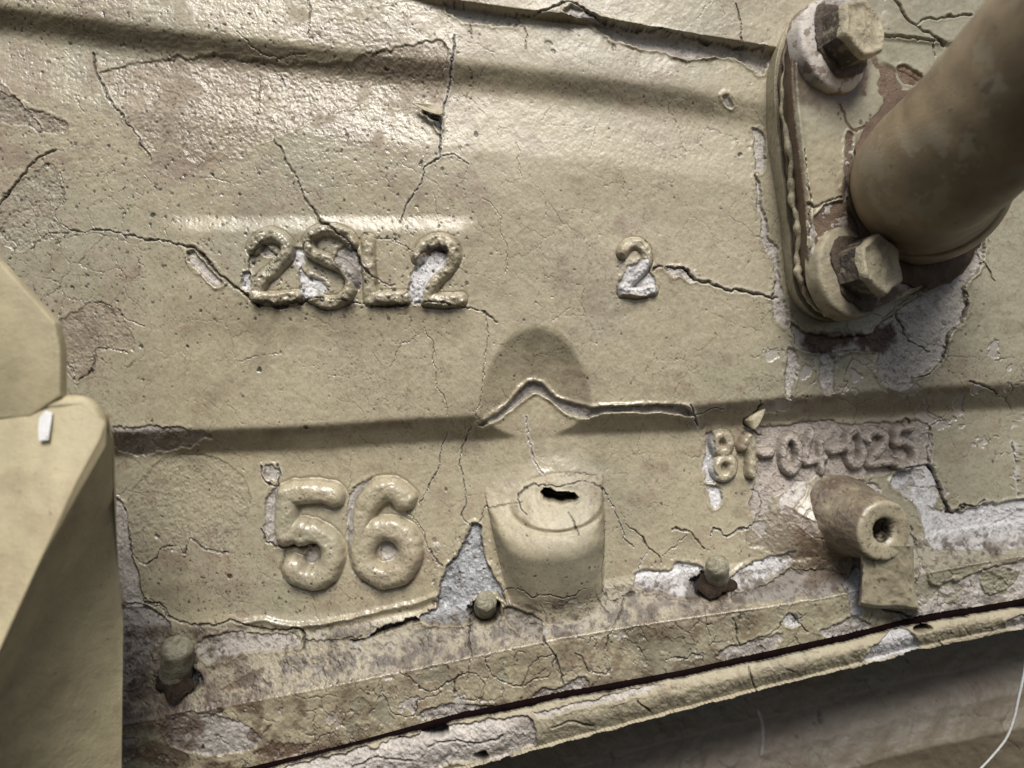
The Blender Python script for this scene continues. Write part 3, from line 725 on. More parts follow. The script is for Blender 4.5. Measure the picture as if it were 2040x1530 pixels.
T = [  # points, width, depth, lip, darkness, pale lip
 ([(185, 108), (200, 160), (230, 215), (265, 262), (302, 322)], 2.0, 5, 1.2, .95, 0),
 ([(545, 276), (575, 325), (605, 385), (640, 440)], 2.0, 5, 1.2, .95, 0),
 ([(640, 440), (665, 455), (690, 478), (712, 500), (718, 528), (736, 546)], 2.8, 7, 2, 1, 0),
 ([(-20, 425), (0, 402), (30, 370), (70, 322), (108, 298)], 2.3, 5, 1, .95, 0),
 ([(190, 455), (290, 475), (362, 490)], 1.8, 5, 1.2, .9, .3),
 ([(362, 490), (388, 494), (420, 528), (470, 570), (506, 602), (518, 612)], 2.9, 8, 2.5, 1, 0),
 ([(905, 70), (903, 112), (900, 160), (885, 215), (879, 262), (878, 312)], 1.7, 5, 2.6, .8, .65),
 ([(878, 312), (850, 330), (836, 368), (815, 402), (798, 438)], 1.7, 4, 1.8, .85, .35),
 ([(878, 312), (900, 307), (935, 328)], 1.2, 3, 1.2, .7, .3),
 ([(820, 205), (845, 214), (878, 216)], 1.3, 3, 3.5, .3, .6),
 ([(519, 150), (515, 212), (510, 264)], 1.4, 3, .8, .8, 0),
 ([(617, -5), (618, 50), (614, 70)], 1.5, 4, .8, .9, 0),
 ([(-10, 150), (40, 202), (88, 252)], 1.6, -2.5, 0, .0, .0),
 ([(470, 62), (500, 90), (520, 104)], 1.3, 3, .6, .7, 0),
 ([(520, 106), (545, 112), (610, 108)], 1.3, 3, .6, .6, 0),
 ([(1302, 538), (1312, 527), (1336, 534), (1362, 534)], 2.0, 5, 1.4, .95, 0),
 ([(1362, 534), (1392, 556), (1440, 574), (1512, 588), (1548, 592)], 2.5, 7, 2.2, 1, .25),
 ([(1462, 8), (1474, 40), (1478, 82)], 1.3, 4, .8, .85, 0),
 ([(1763, -5), (1790, 30), (1812, 55), (1850, 78), (1872, 92)], 1.9, 5, 1, .95, 0),
 ([(1822, 57), (1850, 43), (1925, 36)], 1.7, 5, 1, .9, 0),
 ([(1855, 82), (1858, 114)], 1.2, 3, .6, .8, 0),
 ([(1030, 28), (1060, 30), (1100, 14), (1142, 6), (1170, 22), (1210, 44), (1260, 62), (1330, 62), (1400, 84), (1440, 88), (1520, 100)], 2.4, 6, 2.4, .95, .35),
 ([(1142, 6), (1138, -20)], 1.5, 4, 1, .8, 0),
 ([(1040, 45), (1050, 62), (1046, 96)], 1.1, 3, .6, .7, 0), ([(936, 45), (938, 80)], 1.0, 3, .6, .7, 0),
 ([(516, 610), (560, 612), (600, 604), (625, 594), (700, 604), (745, 612), (790, 606), (860, 606), (915, 610), (960, 618), (992, 642)], 1.6, 4, 1, .75, 0),
 ([(972, 625), (971, 700), (962, 750), (955, 800), (950, 830)], 1.1, 2.5, .6, .6, 0),
 ([(845, 650), (862, 690), (868, 752), (888, 800), (888, 830)], 1.1, 2.5, .6, .6, 0),
 ([(848, 660), (800, 690), (775, 730)], .9, 2, .4, .45, 0),
 ([(893, 860), (876, 918), (852, 980), (832, 1004)], 1.3, 3.5, .8, .85, .15),
 ([(936, 850), (918, 900), (920, 950), (928, 1000), (922, 1030), (942, 1052)], 1.3, 3.5, .8, .8, .15),
 ([(1048, 832), (1054, 870), (1064, 918), (1082, 946)], 1.3, 3, 1.4, .55, .6),
 ([(1030, 988), (1044, 972), (1070, 964)], 2.0, 5, 1, .95, .2), ([(1070, 964), (1120, 964), (1185, 962), (1208, 982), (1224, 1020), (1244, 1070), (1262, 1092)], 1.2, 3.5, 1, .75, .2),
 ([(1032, 990), (1036, 1006), (1048, 1020)], 1.5, 4, 1, .85, .3), ([(1128, 1010), (1140, 1028), (1146, 1050)], 1.1, 3, .5, .8, 0),
 ([(1110, 946), (1150, 944), (1185, 948)], .9, 2, .5, .5, 0), ([(958, 1040), (966, 1014), (1000, 1004), (1040, 992)], 1.2, 3, .6, .6, 0),
 ([(1246, 1044), (1272, 1060), (1292, 1092), (1308, 1104), (1318, 1120)], 1.5, 4, 1, .85, 0),
 ([(1290, 1104), (1275, 1125), (1268, 1140)], 1.1, 2.5, 1, .4, .5),
 ([(1318, 1104), (1345, 1088), (1368, 1070)], 1.2, 3, .8, .7, 0),
 ([(1340, 1056), (1362, 1056), (1385, 1070), (1402, 1092)], 1.9, 5, 1.4, .95, 0),
 ([(1416, 1068), (1422, 1050), (1434, 1058), (1444, 1067), (1462, 1062), (1476, 1052), (1488, 1052)], 1.8, 5, 1.6, .9, .2),
 ([(1494, 978), (1512, 984), (1514, 1010), (1500, 1035), (1488, 1050)], 1.3, 3, 1, .6, .3),
 ([(1207, 1040), (1200, 1100), (1198, 1170), (1210, 1195)], 1.1, 3, .6, .7, 0),
 ([(1210, 1195), (1225, 1200), (1245, 1190), (1262, 1184)], 2.2, 4, .8, .9, 0),
 ([(1003, 1178), (1030, 1166), (1058, 1176), (1090, 1173), (1120, 1181), (1150, 1172), (1166, 1164)], 1.3, 3, 1.0, .8, 0),
 ([(1186, 1178), (1196, 1205), (1212, 1225)], 1.3, 3, 1.0, .7, 0),
 ([(812, 1020), (836, 1046), (850, 1086), (870, 1116), (882, 1132)], 1.3, 3.5, .8, .85, 0),
 ([(524, 1058), (535, 1080), (552, 1090), (600, 1089), (632, 1083)], 2.2, 6, .8, .9, 0),
 ([(566, 1100), (562, 1122), (566, 1150)], 1.2, 3, .5, .7, 0),
 ([(522, 928), (524, 950), (540, 968), (552, 962), (557, 936), (554, 924)], 1.8, 5, 2, .9, .3),
 ([(256, 1050), (262, 1095), (292, 1126), (325, 1096), (352, 1088), (366, 1102), (382, 1077), (420, 1096), (456, 1100)], 1.5, 3.5, .8, .85, 0),
 ([(246, 1008), (256, 1050), (264, 1102), (280, 1160), (290, 1196)], 1.8, 5, 1.2, .95, 0),
 ([(288, 1202), (322, 1206), (342, 1234), (400, 1245), (440, 1243), (470, 1236)], 2.2, 6, 1.6, .95, 0),
 ([(470, 1236), (500, 1247), (555, 1256), (590, 1252), (606, 1264), (604, 1290)], 3.0, 8, 2.2, 1, 0),
 ([(280, 1205), (300, 1218), (330, 1236), (322, 1212), (296, 1204)], 1.3, 3, .6, .7, 0),
 ([(610, 1272), (640, 1280), (680, 1274), (720, 1268)], 2.0, 4, 1, .9, 0),
 ([(936, 1252), (938, 1318), (930, 1356)], 1.5, 4, .8, .9, 0),
 ([(1082, 1266), (1102, 1300), (1114, 1338), (1126, 1362)], 2.0, 6, 1.4, .95, .15),
 ([(1210, 1290), (1216, 1262), (1232, 1228), (1245, 1196)], 1.5, 4, .8, .85, 0),
 ([(1172, 1282), (1182, 1272), (1188, 1280), (1184, 1290)], 1.2, 3, .6, .7, 0),
 ([(972, 1320), (980, 1345), (1000, 1358), (1040, 1364), (1060, 1352), (1092, 1348), (1102, 1326), (1108, 1308)], 1.6, 3.5, 1, .85, 0),
 ([(1104, 1304), (1070, 1314), (1050, 1340), (1040, 1364)], 1.2, 3, .8, .7, 0),
 ([(905, 1370), (910, 1350), (940, 1342), (965, 1362), (960, 1388), (930, 1396), (908, 1382), (905, 1370)], 1.3, 3, .8, .8, 0),
 ([(820, 1350), (840, 1372), (870, 1378), (892, 1358), (920, 1346)], 1.5, 3.5, .8, .85, 0),
 ([(828, 1392), (880, 1386), (870, 1370)], 1.2, 3, .6, .7, 0), ([(760, 1366), (768, 1395), (780, 1420), (825, 1428), (826, 1396)], 1.3, 3, .8, .8, 0),
 ([(1145, 1300), (1160, 1312), (1172, 1332), (1200, 1345), (1215, 1335)], 1.3, 3, .8, .8, 0),
 ([(1330, 1312), (1345, 1314), (1362, 1308)], 1.3, 3, .8, .8, 0),
 ([(1405, 1215), (1410, 1250), (1412, 1268)], 1.2, 3, .6, .7, 0), ([(1462, 1232), (1470, 1260), (1474, 1285)], 1.6, 4, .8, .9, 0),
 ([(1430, 1300), (1452, 1284), (1472, 1288), (1500, 1276), (1540, 1262), (1560, 1240)], 1.4, 3, .8, .8, 0),
 ([(1580, 1224), (1594, 1240), (1606, 1262)], 1.6, 4, .8, .9, 0), ([(1362, 1312), (1390, 1302), (1402, 1316)], 1.2, 3, .6, .8, 0),
 ([(1720, 1202), (1745, 1206), (1780, 1220), (1812, 1228)], 2.8, 8, 2, 1, 0),
 ([(1706, 1090), (1716, 1112), (1720, 1140), (1730, 1162)], 2.2, 6, 1.2, .95, 0),
 ([(1812, 1040), (1822, 1080), (1836, 1112), (1862, 1148)], 1.6, 4, .8, .7, 0), ([(1790, 1082), (1810, 1102), (1828, 1112)], 1.3, 3, .6, .8, 0),
 ([(1848, 926), (1866, 948), (1880, 1005), (1898, 1020), (1920, 1010), (1946, 1006), (1960, 1000)], 2.4, 6, 2, .95, 0),
 ([(1870, 840), (1852, 850), (1850, 900), (1852, 925)], 1.5, 3.5, 1, .7, .3),
 ([(1930, 760), (1960, 768), (1985, 782)], 2.2, 6, 1.6, .9, 0), ([(1380, 812), (1392, 850)], 1.8, 5, 1.6, .8, .5), ([(1382, 828), (1410, 816), (1440, 815)], 1.4, 3, 1.6, .4, .5),
 ([(1920, 575), (1928, 600), (1918, 640), (1898, 662), (1884, 690), (1876, 722), (1850, 744), (1820, 752)], 1.8, 5, 1.6, .9, 0),
 ([(1790, 625), (1802, 650), (1815, 680), (1850, 700)], 2.0, 6, 1.6, .9, .15), ([(1950, 480), (1955, 520), (1985, 560)], 1.5, 4, 1, .8, 0),
 ([(1518, 800), (1506, 820), (1480, 838), (1492, 852), (1516, 868)], 2.0, 6, 2.2, .8, 0),
 ([(2016, 880), (2024, 930), (2034, 1000), (2040, 1040)], 1.6, 4, 1.4, .5, .7),
 ([(1795, 850), (1802, 835), (1816, 845)], 1.6, 4, 1, .85, 0),
 ([(330, 1205), (300, 1195)], 1, 2, .5, .6, 0),
 ([(150, 760), (140, 735), (132, 722)], 1.2, 3, .6, .8, 0), ([(155, 758), (180, 742), (186, 712), (198, 690), (240, 700), (256, 702)], 1.4, 3, .8, .8, 0),
 ([(190, 605), (220, 604), (250, 635), (290, 650)], 1.0, 2.5, .5, .6, 0), ([(470, 712), (480, 720), (510, 708), (560, 700)], .9, 2, .4, .6, 0),
 ([(60, 500), (88, 470), (105, 462), (170, 460), (195, 455)], 1.5, 3, .8, .7, 0), ([(120, 345), (128, 395), (112, 422), (125, 448), (160, 462)], 1.3, 3, .6, .7, 0),
 ([(360, 500), (330, 460), (352, 440)], .8, 2, .4, .4, 0), ([(735, 545), (760, 560), (790, 570)], 1.5, 3, .8, .7, 0), ([(745, 470), (800, 486), (836, 510)], 1.1, 3, .8, .7, 0),
 ([(600, 505), (612, 488), (625, 492)], 1.4, 3, .8, .8, 0), ([(500, 560), (497, 520), (510, 505), (530, 492), (540, 505), (556, 512)], 1.7, 4, 1.2, .9, 0),
 ([(540, 545), (545, 530), (560, 524)], 1.7, 4, 1.2, .9, 0),
 ([(960, 400), (990, 420), (1000, 460), (1012, 500), (1008, 540)], .8, 2, .4, .45, 0), ([(1085, 385), (1088, 430)], .7, 1.5, .3, .35, 0), ([(868, 385), (872, 470)], .8, 1.6, .3, .5, 0),
 ([(1030, 285), (1036, 350)], .7, 1.5, .3, .3, 0), ([(1238, 355), (1250, 385)], .8, 1.5, .3, .5, 0), ([(1142, 610), (1100, 640)], .8, 1.5, .3, .3, 0),
 ([(1283, 476), (1292, 490), (1300, 505)], 1.2, 3, .5, .8, 0), ([(1228, 535), (1242, 522)], 1.2, 3, 1, .7, .3),
]
for pts, w, dp, lp, dk, sd in T:
    crack(pts, w * .72, dp, lp, min(dk * 1.15, 1), DIRT * .3, sd)

# long open lip between wall and shelf at the lower left (a black slot)
sl = win(600, 860, 1180, 1300)
slot = [(690, 1276), (735, 1270), (752, 1252), (790, 1240), (828, 1232), (836, 1240), (800, 1250), (765, 1262), (742, 1272), (700, 1280)]
ins = inside(WU[sl], WV[sl], slot); dd = seg_dist(WU[sl], WV[sl], slot, True)
H[sl] -= (ins * sst(0, 3, dd) * 16).astype(np.float32); mixc(ins * sst(0, 1.5, dd) * .97, BLACK, sl)
lipl = [(480, 1240), (520, 1234), (560, 1243), (600, 1246), (680, 1234), (760, 1216), (830, 1200), (868, 1186)]
sl = win(*bbox(lipl, 30)); dl = seg_dist(WU[sl] * .5 + U[sl] * .5, WV[sl] * .5 + V[sl] * .5, curve(lipl, 5))
below = V[sl] - np.interp(U[sl], [p[0] for p in lipl], [p[1] for p in lipl])
H[sl] += (5.5 * np.exp(-(dl / 5) ** 2) - 4 * np.exp(-((below - 16) / 9) ** 2) * (dl < 30)).astype(np.float32)
rough[sl] -= (.12 * np.exp(-(dl / 7) ** 2)).astype(np.float32)
H += (4.5 * np.exp(-((V - R(U)) / 5) ** 2) * (region != 22)).astype(np.float32) * .6
rough -= (.18 * np.exp(-((V - R(U)) / 8) ** 2) * (region != 22)).astype(np.float32)

# fine cellular crazing
def cells(U_, V_, sc, seed, jit=.9):
    x = U_ / sc; y = V_ / sc
    xi = np.floor(x).astype(np.int32); yi = np.floor(y).astype(np.int32)
    t1 = np.random.default_rng(500 + seed).random((128, 128, 2)).astype(np.float32)
    f1 = np.full(x.shape, 9., np.float32); f2 = f1.copy()
    for dy in (-1, 0, 1):
        for dx in (-1, 0, 1):
            p = t1[(yi + dy) & 127, (xi + dx) & 127]
            d = (xi + dx + .5 + (p[..., 0] - .5) * jit - x) ** 2 + (yi + dy + .5 + (p[..., 1] - .5) * jit - y) ** 2
            nf = np.minimum(f1, d); f2 = np.minimum(f2, np.maximum(f1, d)); f1 = nf
    return (np.sqrt(f2) - np.sqrt(f1)) * sc
def craze(sc, seed, zone, w, depth, dark, thr):
    e = cells(WU * 1.0 + N2 * 5, WV + fbm(U, V, 30, 3, 14) * 5, sc, seed)
    keep = zone * sst(thr, thr + .25, fbm(U, V, sc * 1.1, 3, seed))
    m = np.exp(-(e / w) ** 2) * keep
    H[:] -= (m * depth).astype(np.float32)
    mixc(m * dark, DIRT * .6)
notboss = (region != 21) & (region != 22)
craze(46, 1, zone_fl, 1.15, 2.4, .85, -.15)
craze(24, 2, zone_fl * (1 - sst(900, 1300, U) * .5), .9, 1.2, .5, .35)
craze(60, 3, (1 - zone_fl) * (1 - zone_sh) * (1 - sst(200, 500, U)) * sst(280, 420, V), 1.1, 1.6, .55, .0)
craze(70, 4, (1 - zone_fl) * notboss * sst(1480, 1640, U) * sst(560, 660, V), 1.2, 2, .55, -.1)
craze(90, 5, (1 - zone_fl) * notboss * .9, .75, 1.2, .6, -.05)
craze(34, 9, (1 - zone_fl) * notboss * .9, .7, .8, .5, .35)
craze(40, 6, zone_sh, 1.2, 1.6, .5, .1)
craze(9, 7, zone_fl * (1 - sst(640, 800, U)) * sst(-70, -40, V - E(U)), 1.3, 1.6, .8, .1)
craze(8, 8, zone_fl * np.exp(-((V - E(U) + 12) / 14) ** 2) * (1 - sst(1000, 1300, U)), 1.1, 1.4, .6, .0)

# specks
specks(2000, 0, 940, -20, 640, 1.25, 4.4, DIRT * .5, .9, .8, 1)
specks(260, 300, 760, 1130, 1480, 1.0, 3.6, DIRT * .4, .9, .8, 2)
specks(1100, 0, 2050, 0, 1250, 1.1, 3.2, DIRT * .5, .85, .8, 3)
specks(1000, 240, 2040, 1100, 1500, 1.2, 3.6, DIRT * .5, .85, .8, 4)
specks(150, 640, 900, 640, 800, .9, 2.2, DIRT * .5, .85, .8, 5)
specks(260, 1390, 1860, 820, 1200, .9, 2.8, DIRT * .5, .85, .8, 6)
specks(160, 0, 900, 0, 500, 1.5, 4, WHITE * .8, .5, -1.0, 8)
for a, b, r in [(517, 737, 5), (283, 690, 5), (405, 620, 4), (948, 266, 6), (296, 1075, 6), (446, 1155, 5), (610, 853, 6), (692, 270, 5), (499, 32, 4), (265, 1362, 8), (450, 1403, 9), (360, 1420, 5), (426, 350, 4), (306, 430, 5), (470, 940, 4), (1092, 88, 7), (1223, 97, 6), (1102, 105, 5), (1476, 307, 5), (414, 1477, 6), (885, 980, 4), (1828, 1078, 4), (1100, 592, 3), (1170, 755, 3), (375, 690, 4)]:
    specks(1, a - .1, a + .1, b - .1, b + .1, r, r + .1, BLACK * 2, .95, 1.5, int(a))

# ------------------------------------------------------------------ edge of the flange drops back into the joint
ev = V - (E(U) + fbm(U, V, 40, 3, 3) * 1.2)
H = H - (135 * sst(-1, 5, ev)).astype(np.float32)
mixc(sst(-3, 3, ev), BLACK * .6 + RUST * .06); rough += (sst(-3, 3, ev) * .6).astype(np.float32)

# ------------------------------------------------------------------ build the casing's meshes
names[1] = ('upper_rib', None); names[2] = ('side_wall', None); names[3] = ('lower_wall', None); names[4] = ('joint_flange', None); names[5] = ('clearance_pocket', 'round-topped recess above the bolt boss')
base = np.where(V < A(U) + 16, 1, np.where(V < C(U) + 22, 2, np.where(V < R(U) - SW(U), 3, 4)))
epk = (1 - ((U - 1068) / 113) ** 2 - ((842 - V) / 188) ** 2 > 0) & (V < 845)
base = np.where(epk, 5, base)
region = np.where(region == 0, base, region)

def emit(parent, X, Y, H, Cc, rough, grit, region, names, keep):
    px = (X - CX) * S; pz = (CY - Y) * S
    co = np.stack([px, -H * S, pz], -1).astype(np.float32)
    gx = np.gradient(H, axis=1) / np.gradient(X, axis=1)
    gy = np.gradient(H, axis=0) / np.gradient(Y, axis=0)
    nr = np.stack([-gx, -np.ones_like(gx), gy], -1)
    nr /= np.linalg.norm(nr, axis=-1, keepdims=True)
    h, w = H.shape
    idx = np.arange(h * w).reshape(h, w)
    q = np.stack([idx[:-1, :-1], idx[1:, :-1], idx[1:, 1:], idx[:-1, 1:]], -1).reshape(-1, 4)
    rq = region[:-1, :-1].ravel(); kq = keep[:-1, :-1].ravel()
    co = co.reshape(-1, 3); nr = nr.reshape(-1, 3).astype(np.float32); cf = np.clip(Cc.reshape(-1, 3), 0.002, .9)
    rf = np.clip(rough.ravel(), .12, .9); gf = np.clip(grit.ravel(), 0, 1.5)
    made = []
    for rid in np.unique(rq[kq]):
        sel = q[(rq == rid) & kq]
        if len(sel) < 12:
            continue
        vi, inv = np.unique(sel, return_inverse=True)
        nm, lab = names[int(rid)]
        me = mesh_np(nm, co[vi], inv.reshape(-1, 4), cf[vi], rf[vi], gf[vi], nr[vi])
        made.append(link_mesh(nm, me, parent, lab, MAT))
    return made

# regions too small go back to their base
for rid in list(names):
    if rid >= 20 and (region == rid).sum() < 40:
        region[region == rid] = base[region == rid]
casing = empty('engine_casing', 'cream painted cast machine casing with raised numbers, cracked and flaking paint', 'machine casing', (0, 0, P(0, 1400, 0)[2]))
keep = (V < E(U) + 9)
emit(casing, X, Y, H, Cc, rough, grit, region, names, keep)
# ================================================================== lower casing (below the joint)
def lower_macro(U, V):
    t = (V - E2(U) + 7) / np.maximum(F(U) - E2(U), 10)
    h = 30 + 16 * np.sin(np.clip(t, 0, 1) * math.pi) + 6 * (1 - t)
    h = np.where(t > 1, 36 - 0.0 * V, h) - 70 * np.clip((U - 1450) / 600, 0, 1.4) ** 2
    return h
xs = np.concatenate([np.arange(-400, 330, 14), np.arange(330, 2130, 2.0), np.arange(2130, 3000, 14)]); zs = np.concatenate([np.arange(980, 1180, 12), np.arange(1180, 1640, 2.0), np.arange(1640, 1900, 14)])
X, Y, U, V = make_grid(xs, zs, lower_macro)
SH = U.shape
N1 = fbm(U, V, 120, 5, 6); N2 = fbm(U, V, 30, 4, 7); N3 = fbm(U, V, 9, 3, 8); N5 = fbm(U, V, 4.2, 2, 10)
WU = U + fbm(U, V, 26, 3, 1) * 4 + N3 * 1.5; WV = V + fbm(U, V, 26, 3, 2) * 4 + N3 * 1.5
H = (lower_macro(U, V) + N2 * 2.0 + N3 * 1.2 + N5 * .5).astype(np.float32)
Cc = np.empty(SH + (3,), np.float32); Cc[:] = PAINT * .92
rough = np.full(SH, .5, np.float32); grit = np.full(SH, .7, np.float32)
region = np.zeros(SH, np.int16); names = {}
patch_id[0] = 60
mixc(sst(-.2, .8, N1 + .4 * N2) * .4, PAINT_G * .95); mixc(sst(.1, .9, N2 + .4 * N3) * .35, DIRT * 2.4)
patch([(440, 1575), (560, 1530), (680, 1502), (780, 1475), (840, 1462), (900, 1446), (985, 1430), (1042, 1422), (1064, 1440), (1070, 1482), (1000, 1512), (930, 1520), (860, 1536), (700, 1590), (500, 1610)], PRIMER * 1.12, 4, 2, .2, .6, .7, 1.4)
patch([(1060, 1420), (1130, 1402), (1230, 1380), (1300, 1366), (1330, 1362), (1250, 1392), (1140, 1412), (1080, 1432)], PRIMER * 1.05, 3, 1.5, .15, .4, .6, 1.3)
patch([(1742, 1290), (1765, 1264), (1800, 1250), (1822, 1262), (1832, 1298), (1790, 1308), (1750, 1316), (1720, 1318)], WHITE * .8, 3.5, 2, .1, .2, .6)
patch([(2000, 1238), (2030, 1226), (2060, 1236), (2040, 1252), (2010, 1256)], PRIMER, 3, 1)
craze(38, 11, np.ones(SH), 1.0, 1.6, .5, .2); craze(16, 12, np.ones(SH), .9, 1.0, .4, .4)
for pts in ([(1492, 1330), (1500, 1365), (1508, 1385)], [(1270, 1400), (1292, 1420)], [(1870, 1280), (1882, 1296)], [(850, 1490), (900, 1478), (950, 1484), (1000, 1470)], [(700, 1530), (760, 1512), (820, 1520)], [(1100, 1450), (1140, 1440), (1180, 1448)]):
    crack(pts, 1.7, 5, 1, .9)
specks(420, 400, 2060, 1200, 1600, .9, 3, DIRT * .5, .85, .8, 21)
for cu, cv, r in ((868, 1456, 28), (1838, 1252, 17), (960, 1508, 16)):    # bites out of its rim
    d = np.sqrt(((WU - cu) / r) ** 2 + ((WV - cv) / (r * .55)) ** 2)
    m = 1 - sst(.8, 1.05, d)
    H -= (m * 30).astype(np.float32); mixc(m * .95, BLACK * 1.6)
t2 = V - (E2(U) - 8 + fbm(U, V, 16, 3, 4) * 1.6 + fbm(U, V, 60, 2, 5) * 2.4)
tF = V - (F(U) + fbm(U, V, 30, 3, 6) * 2.4)
H = H - (110 * (1 - sst(-4, 3, t2)) + 150 * sst(0, 12, tF)).astype(np.float32)
sm_ = (1 - sst(3.0, 6.5, t2 + .8 * N3)); mixc(sm_ * .99, BLACK * .6 + RUST * .06); rough += (sm_ * .6).astype(np.float32); grit *= (1 - sm_ * .8); mixc(sst(-1, 3, tF) * .9, DIRT * .8)  # lower edge painted dark, standing in for its down-facing shade
names[1] = ('rim', None); region = np.where(region == 0, 1, region)
lower = empty('lower_casing', 'lower cream casing in deep shade below the dark joint line', 'machine casing', P(1500, 1600, -150))
emit(lower, X, Y, H, Cc, rough, grit, region, names, (t2 > -4) & (tF < 12))

# the dished wall below the rim
def dish(U, V):
    d = V - F(U)
    return np.interp(d, [-80, 0, 60, 130, 200, 300, 420], [-300, -290, -280, -235, -205, -225, -330])
xs = np.concatenate([np.arange(-300, 700, 14), np.arange(700, 2340, 3.0), np.arange(2340, 3000, 14)]); zs = np.concatenate([np.arange(960, 1200, 14), np.arange(1200, 1800, 3.0), np.arange(1800, 2200, 14)])
X, Y, U, V = make_grid(xs, zs, dish)
SH = U.shape
N1 = fbm(U, V, 120, 5, 6); N2 = fbm(U, V, 30, 4, 7); N3 = fbm(U, V, 12, 3, 8); N5 = N3 * .5
WU = U + N2 * 4; WV = V + fbm(U, V, 26, 3, 2) * 4
dk_ = smooth_line([(0, 0), (2400, 0)], 40)
H = (dish(U, V) + N1 * 5 + N2 * 1.6).astype(np.float32)
Cc = np.empty(SH + (3,), np.float32); Cc[:] = np.array((.155, .128, .085))  # dark base colour carries the shade below the rim
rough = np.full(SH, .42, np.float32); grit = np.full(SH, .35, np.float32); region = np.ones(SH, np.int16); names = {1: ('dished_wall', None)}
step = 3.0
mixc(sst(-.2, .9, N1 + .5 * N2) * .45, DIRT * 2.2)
for pts, sd in (([(1512, 1420), (1522, 1445), (1520, 1500), (1512, 1530)], .9), ([(1815, 1402), (1817, 1450), (1818, 1500)], .8), ([(1646, 1440), (1648, 1480)], 0), ([(1590, 1470), (1600, 1495)], 0)):
    crack(pts, 1.9 if sd else 1.6, -2.0 if sd else 4, 0, .55 if sd else .6, WHITE * .8 if sd else None)
craze(80, 41, np.ones(SH), 1.6, 1.5, .5, .0)
specks(60, 1100, 2050, 1350, 1560, 4, 9, DIRT * .8, .8, 1, 31)
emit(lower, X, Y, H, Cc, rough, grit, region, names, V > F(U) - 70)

# ------------------------------------------------------------------ generic small-mesh helpers
def from_pydata(name, vs, fs, parent, mat, label=None, smooth=True, bevel=0, sub=0):
    me = bpy.data.meshes.new(name); me.from_pydata(vs, [], fs); me.update()
    for p in me.polygons: p.use_smooth = smooth
    o = link_mesh(name, me, parent, label, mat)
    if bevel:
        b = o.modifiers.new('bevel', 'BEVEL'); b.width = bevel * S; b.segments = 3; b.limit_method = 'ANGLE'; b.angle_limit = math.radians(28)
        b.harden_normals = False
    if sub:
        s = o.modifiers.new('sub', 'SUBSURF'); s.levels = sub; s.render_levels = sub
    return o

def sweep(path, radii, n=64):
    """tube through world points"""
    path = [Vector(p) for p in path]
    vs, fs = [], []
    up = Vector((0, 0, 1))
    prev = None
    for i, p in enumerate(path):
        t = (path[min(i + 1, len(path) - 1)] - path[max(i - 1, 0)]).normalized()
        if prev is None:
            a = t.cross(up).normalized()
        else:
            a = (prev - t * prev.dot(t)).normalized()
        prev = a
        b = t.cross(a)
        r = radii[i]
        for k_ in range(n):
            th = 2 * math.pi * k_ / n
            vs.append(p + (a * math.cos(th) + b * math.sin(th)) * r)
    for i in range(len(path) - 1):
        for k_ in range(n):
            k2 = (k_ + 1) % n
            fs.append((i * n + k_, i * n + k2, (i + 1) * n + k2, (i + 1) * n + k_))
    fs.append(tuple(range(n))[::-1]); fs.append(tuple(range((len(path) - 1) * n, len(path) * n)))
    return vs, fs

# gasket seen as a dark red line in the joint
gk = []
gf = []
pp = [(u, float(E(u))) for u in range(380, 2120, 20)]
for (u, e) in pp:
    for (dv, h_) in ((-3, 34), (13.5, 34), (13.5, 0), (-3, 0)):
        gk.append(P(u, e + dv, h_ - 70 * min(max((u - 1450) / 600, 0), 1.4) ** 2))
for i in range(len(pp) - 1):
    for a_ in range(4):
        b_ = (a_ + 1) % 4
        gf.append((i * 4 + a_, i * 4 + b_, (i + 1) * 4 + b_, (i + 1) * 4 + a_))
m_gasket = plain_material('dark_red_gasket', (.006, .0022, .002), .9, var=.5, dirt=.3, dirt_col=BLACK, spec=.08)
gs = from_pydata('joint_gasket', gk, gf, None, m_gasket)
gs['label'] = 'thin dark red gasket in the joint between the upper and lower casings'; gs['category'] = 'gasket'

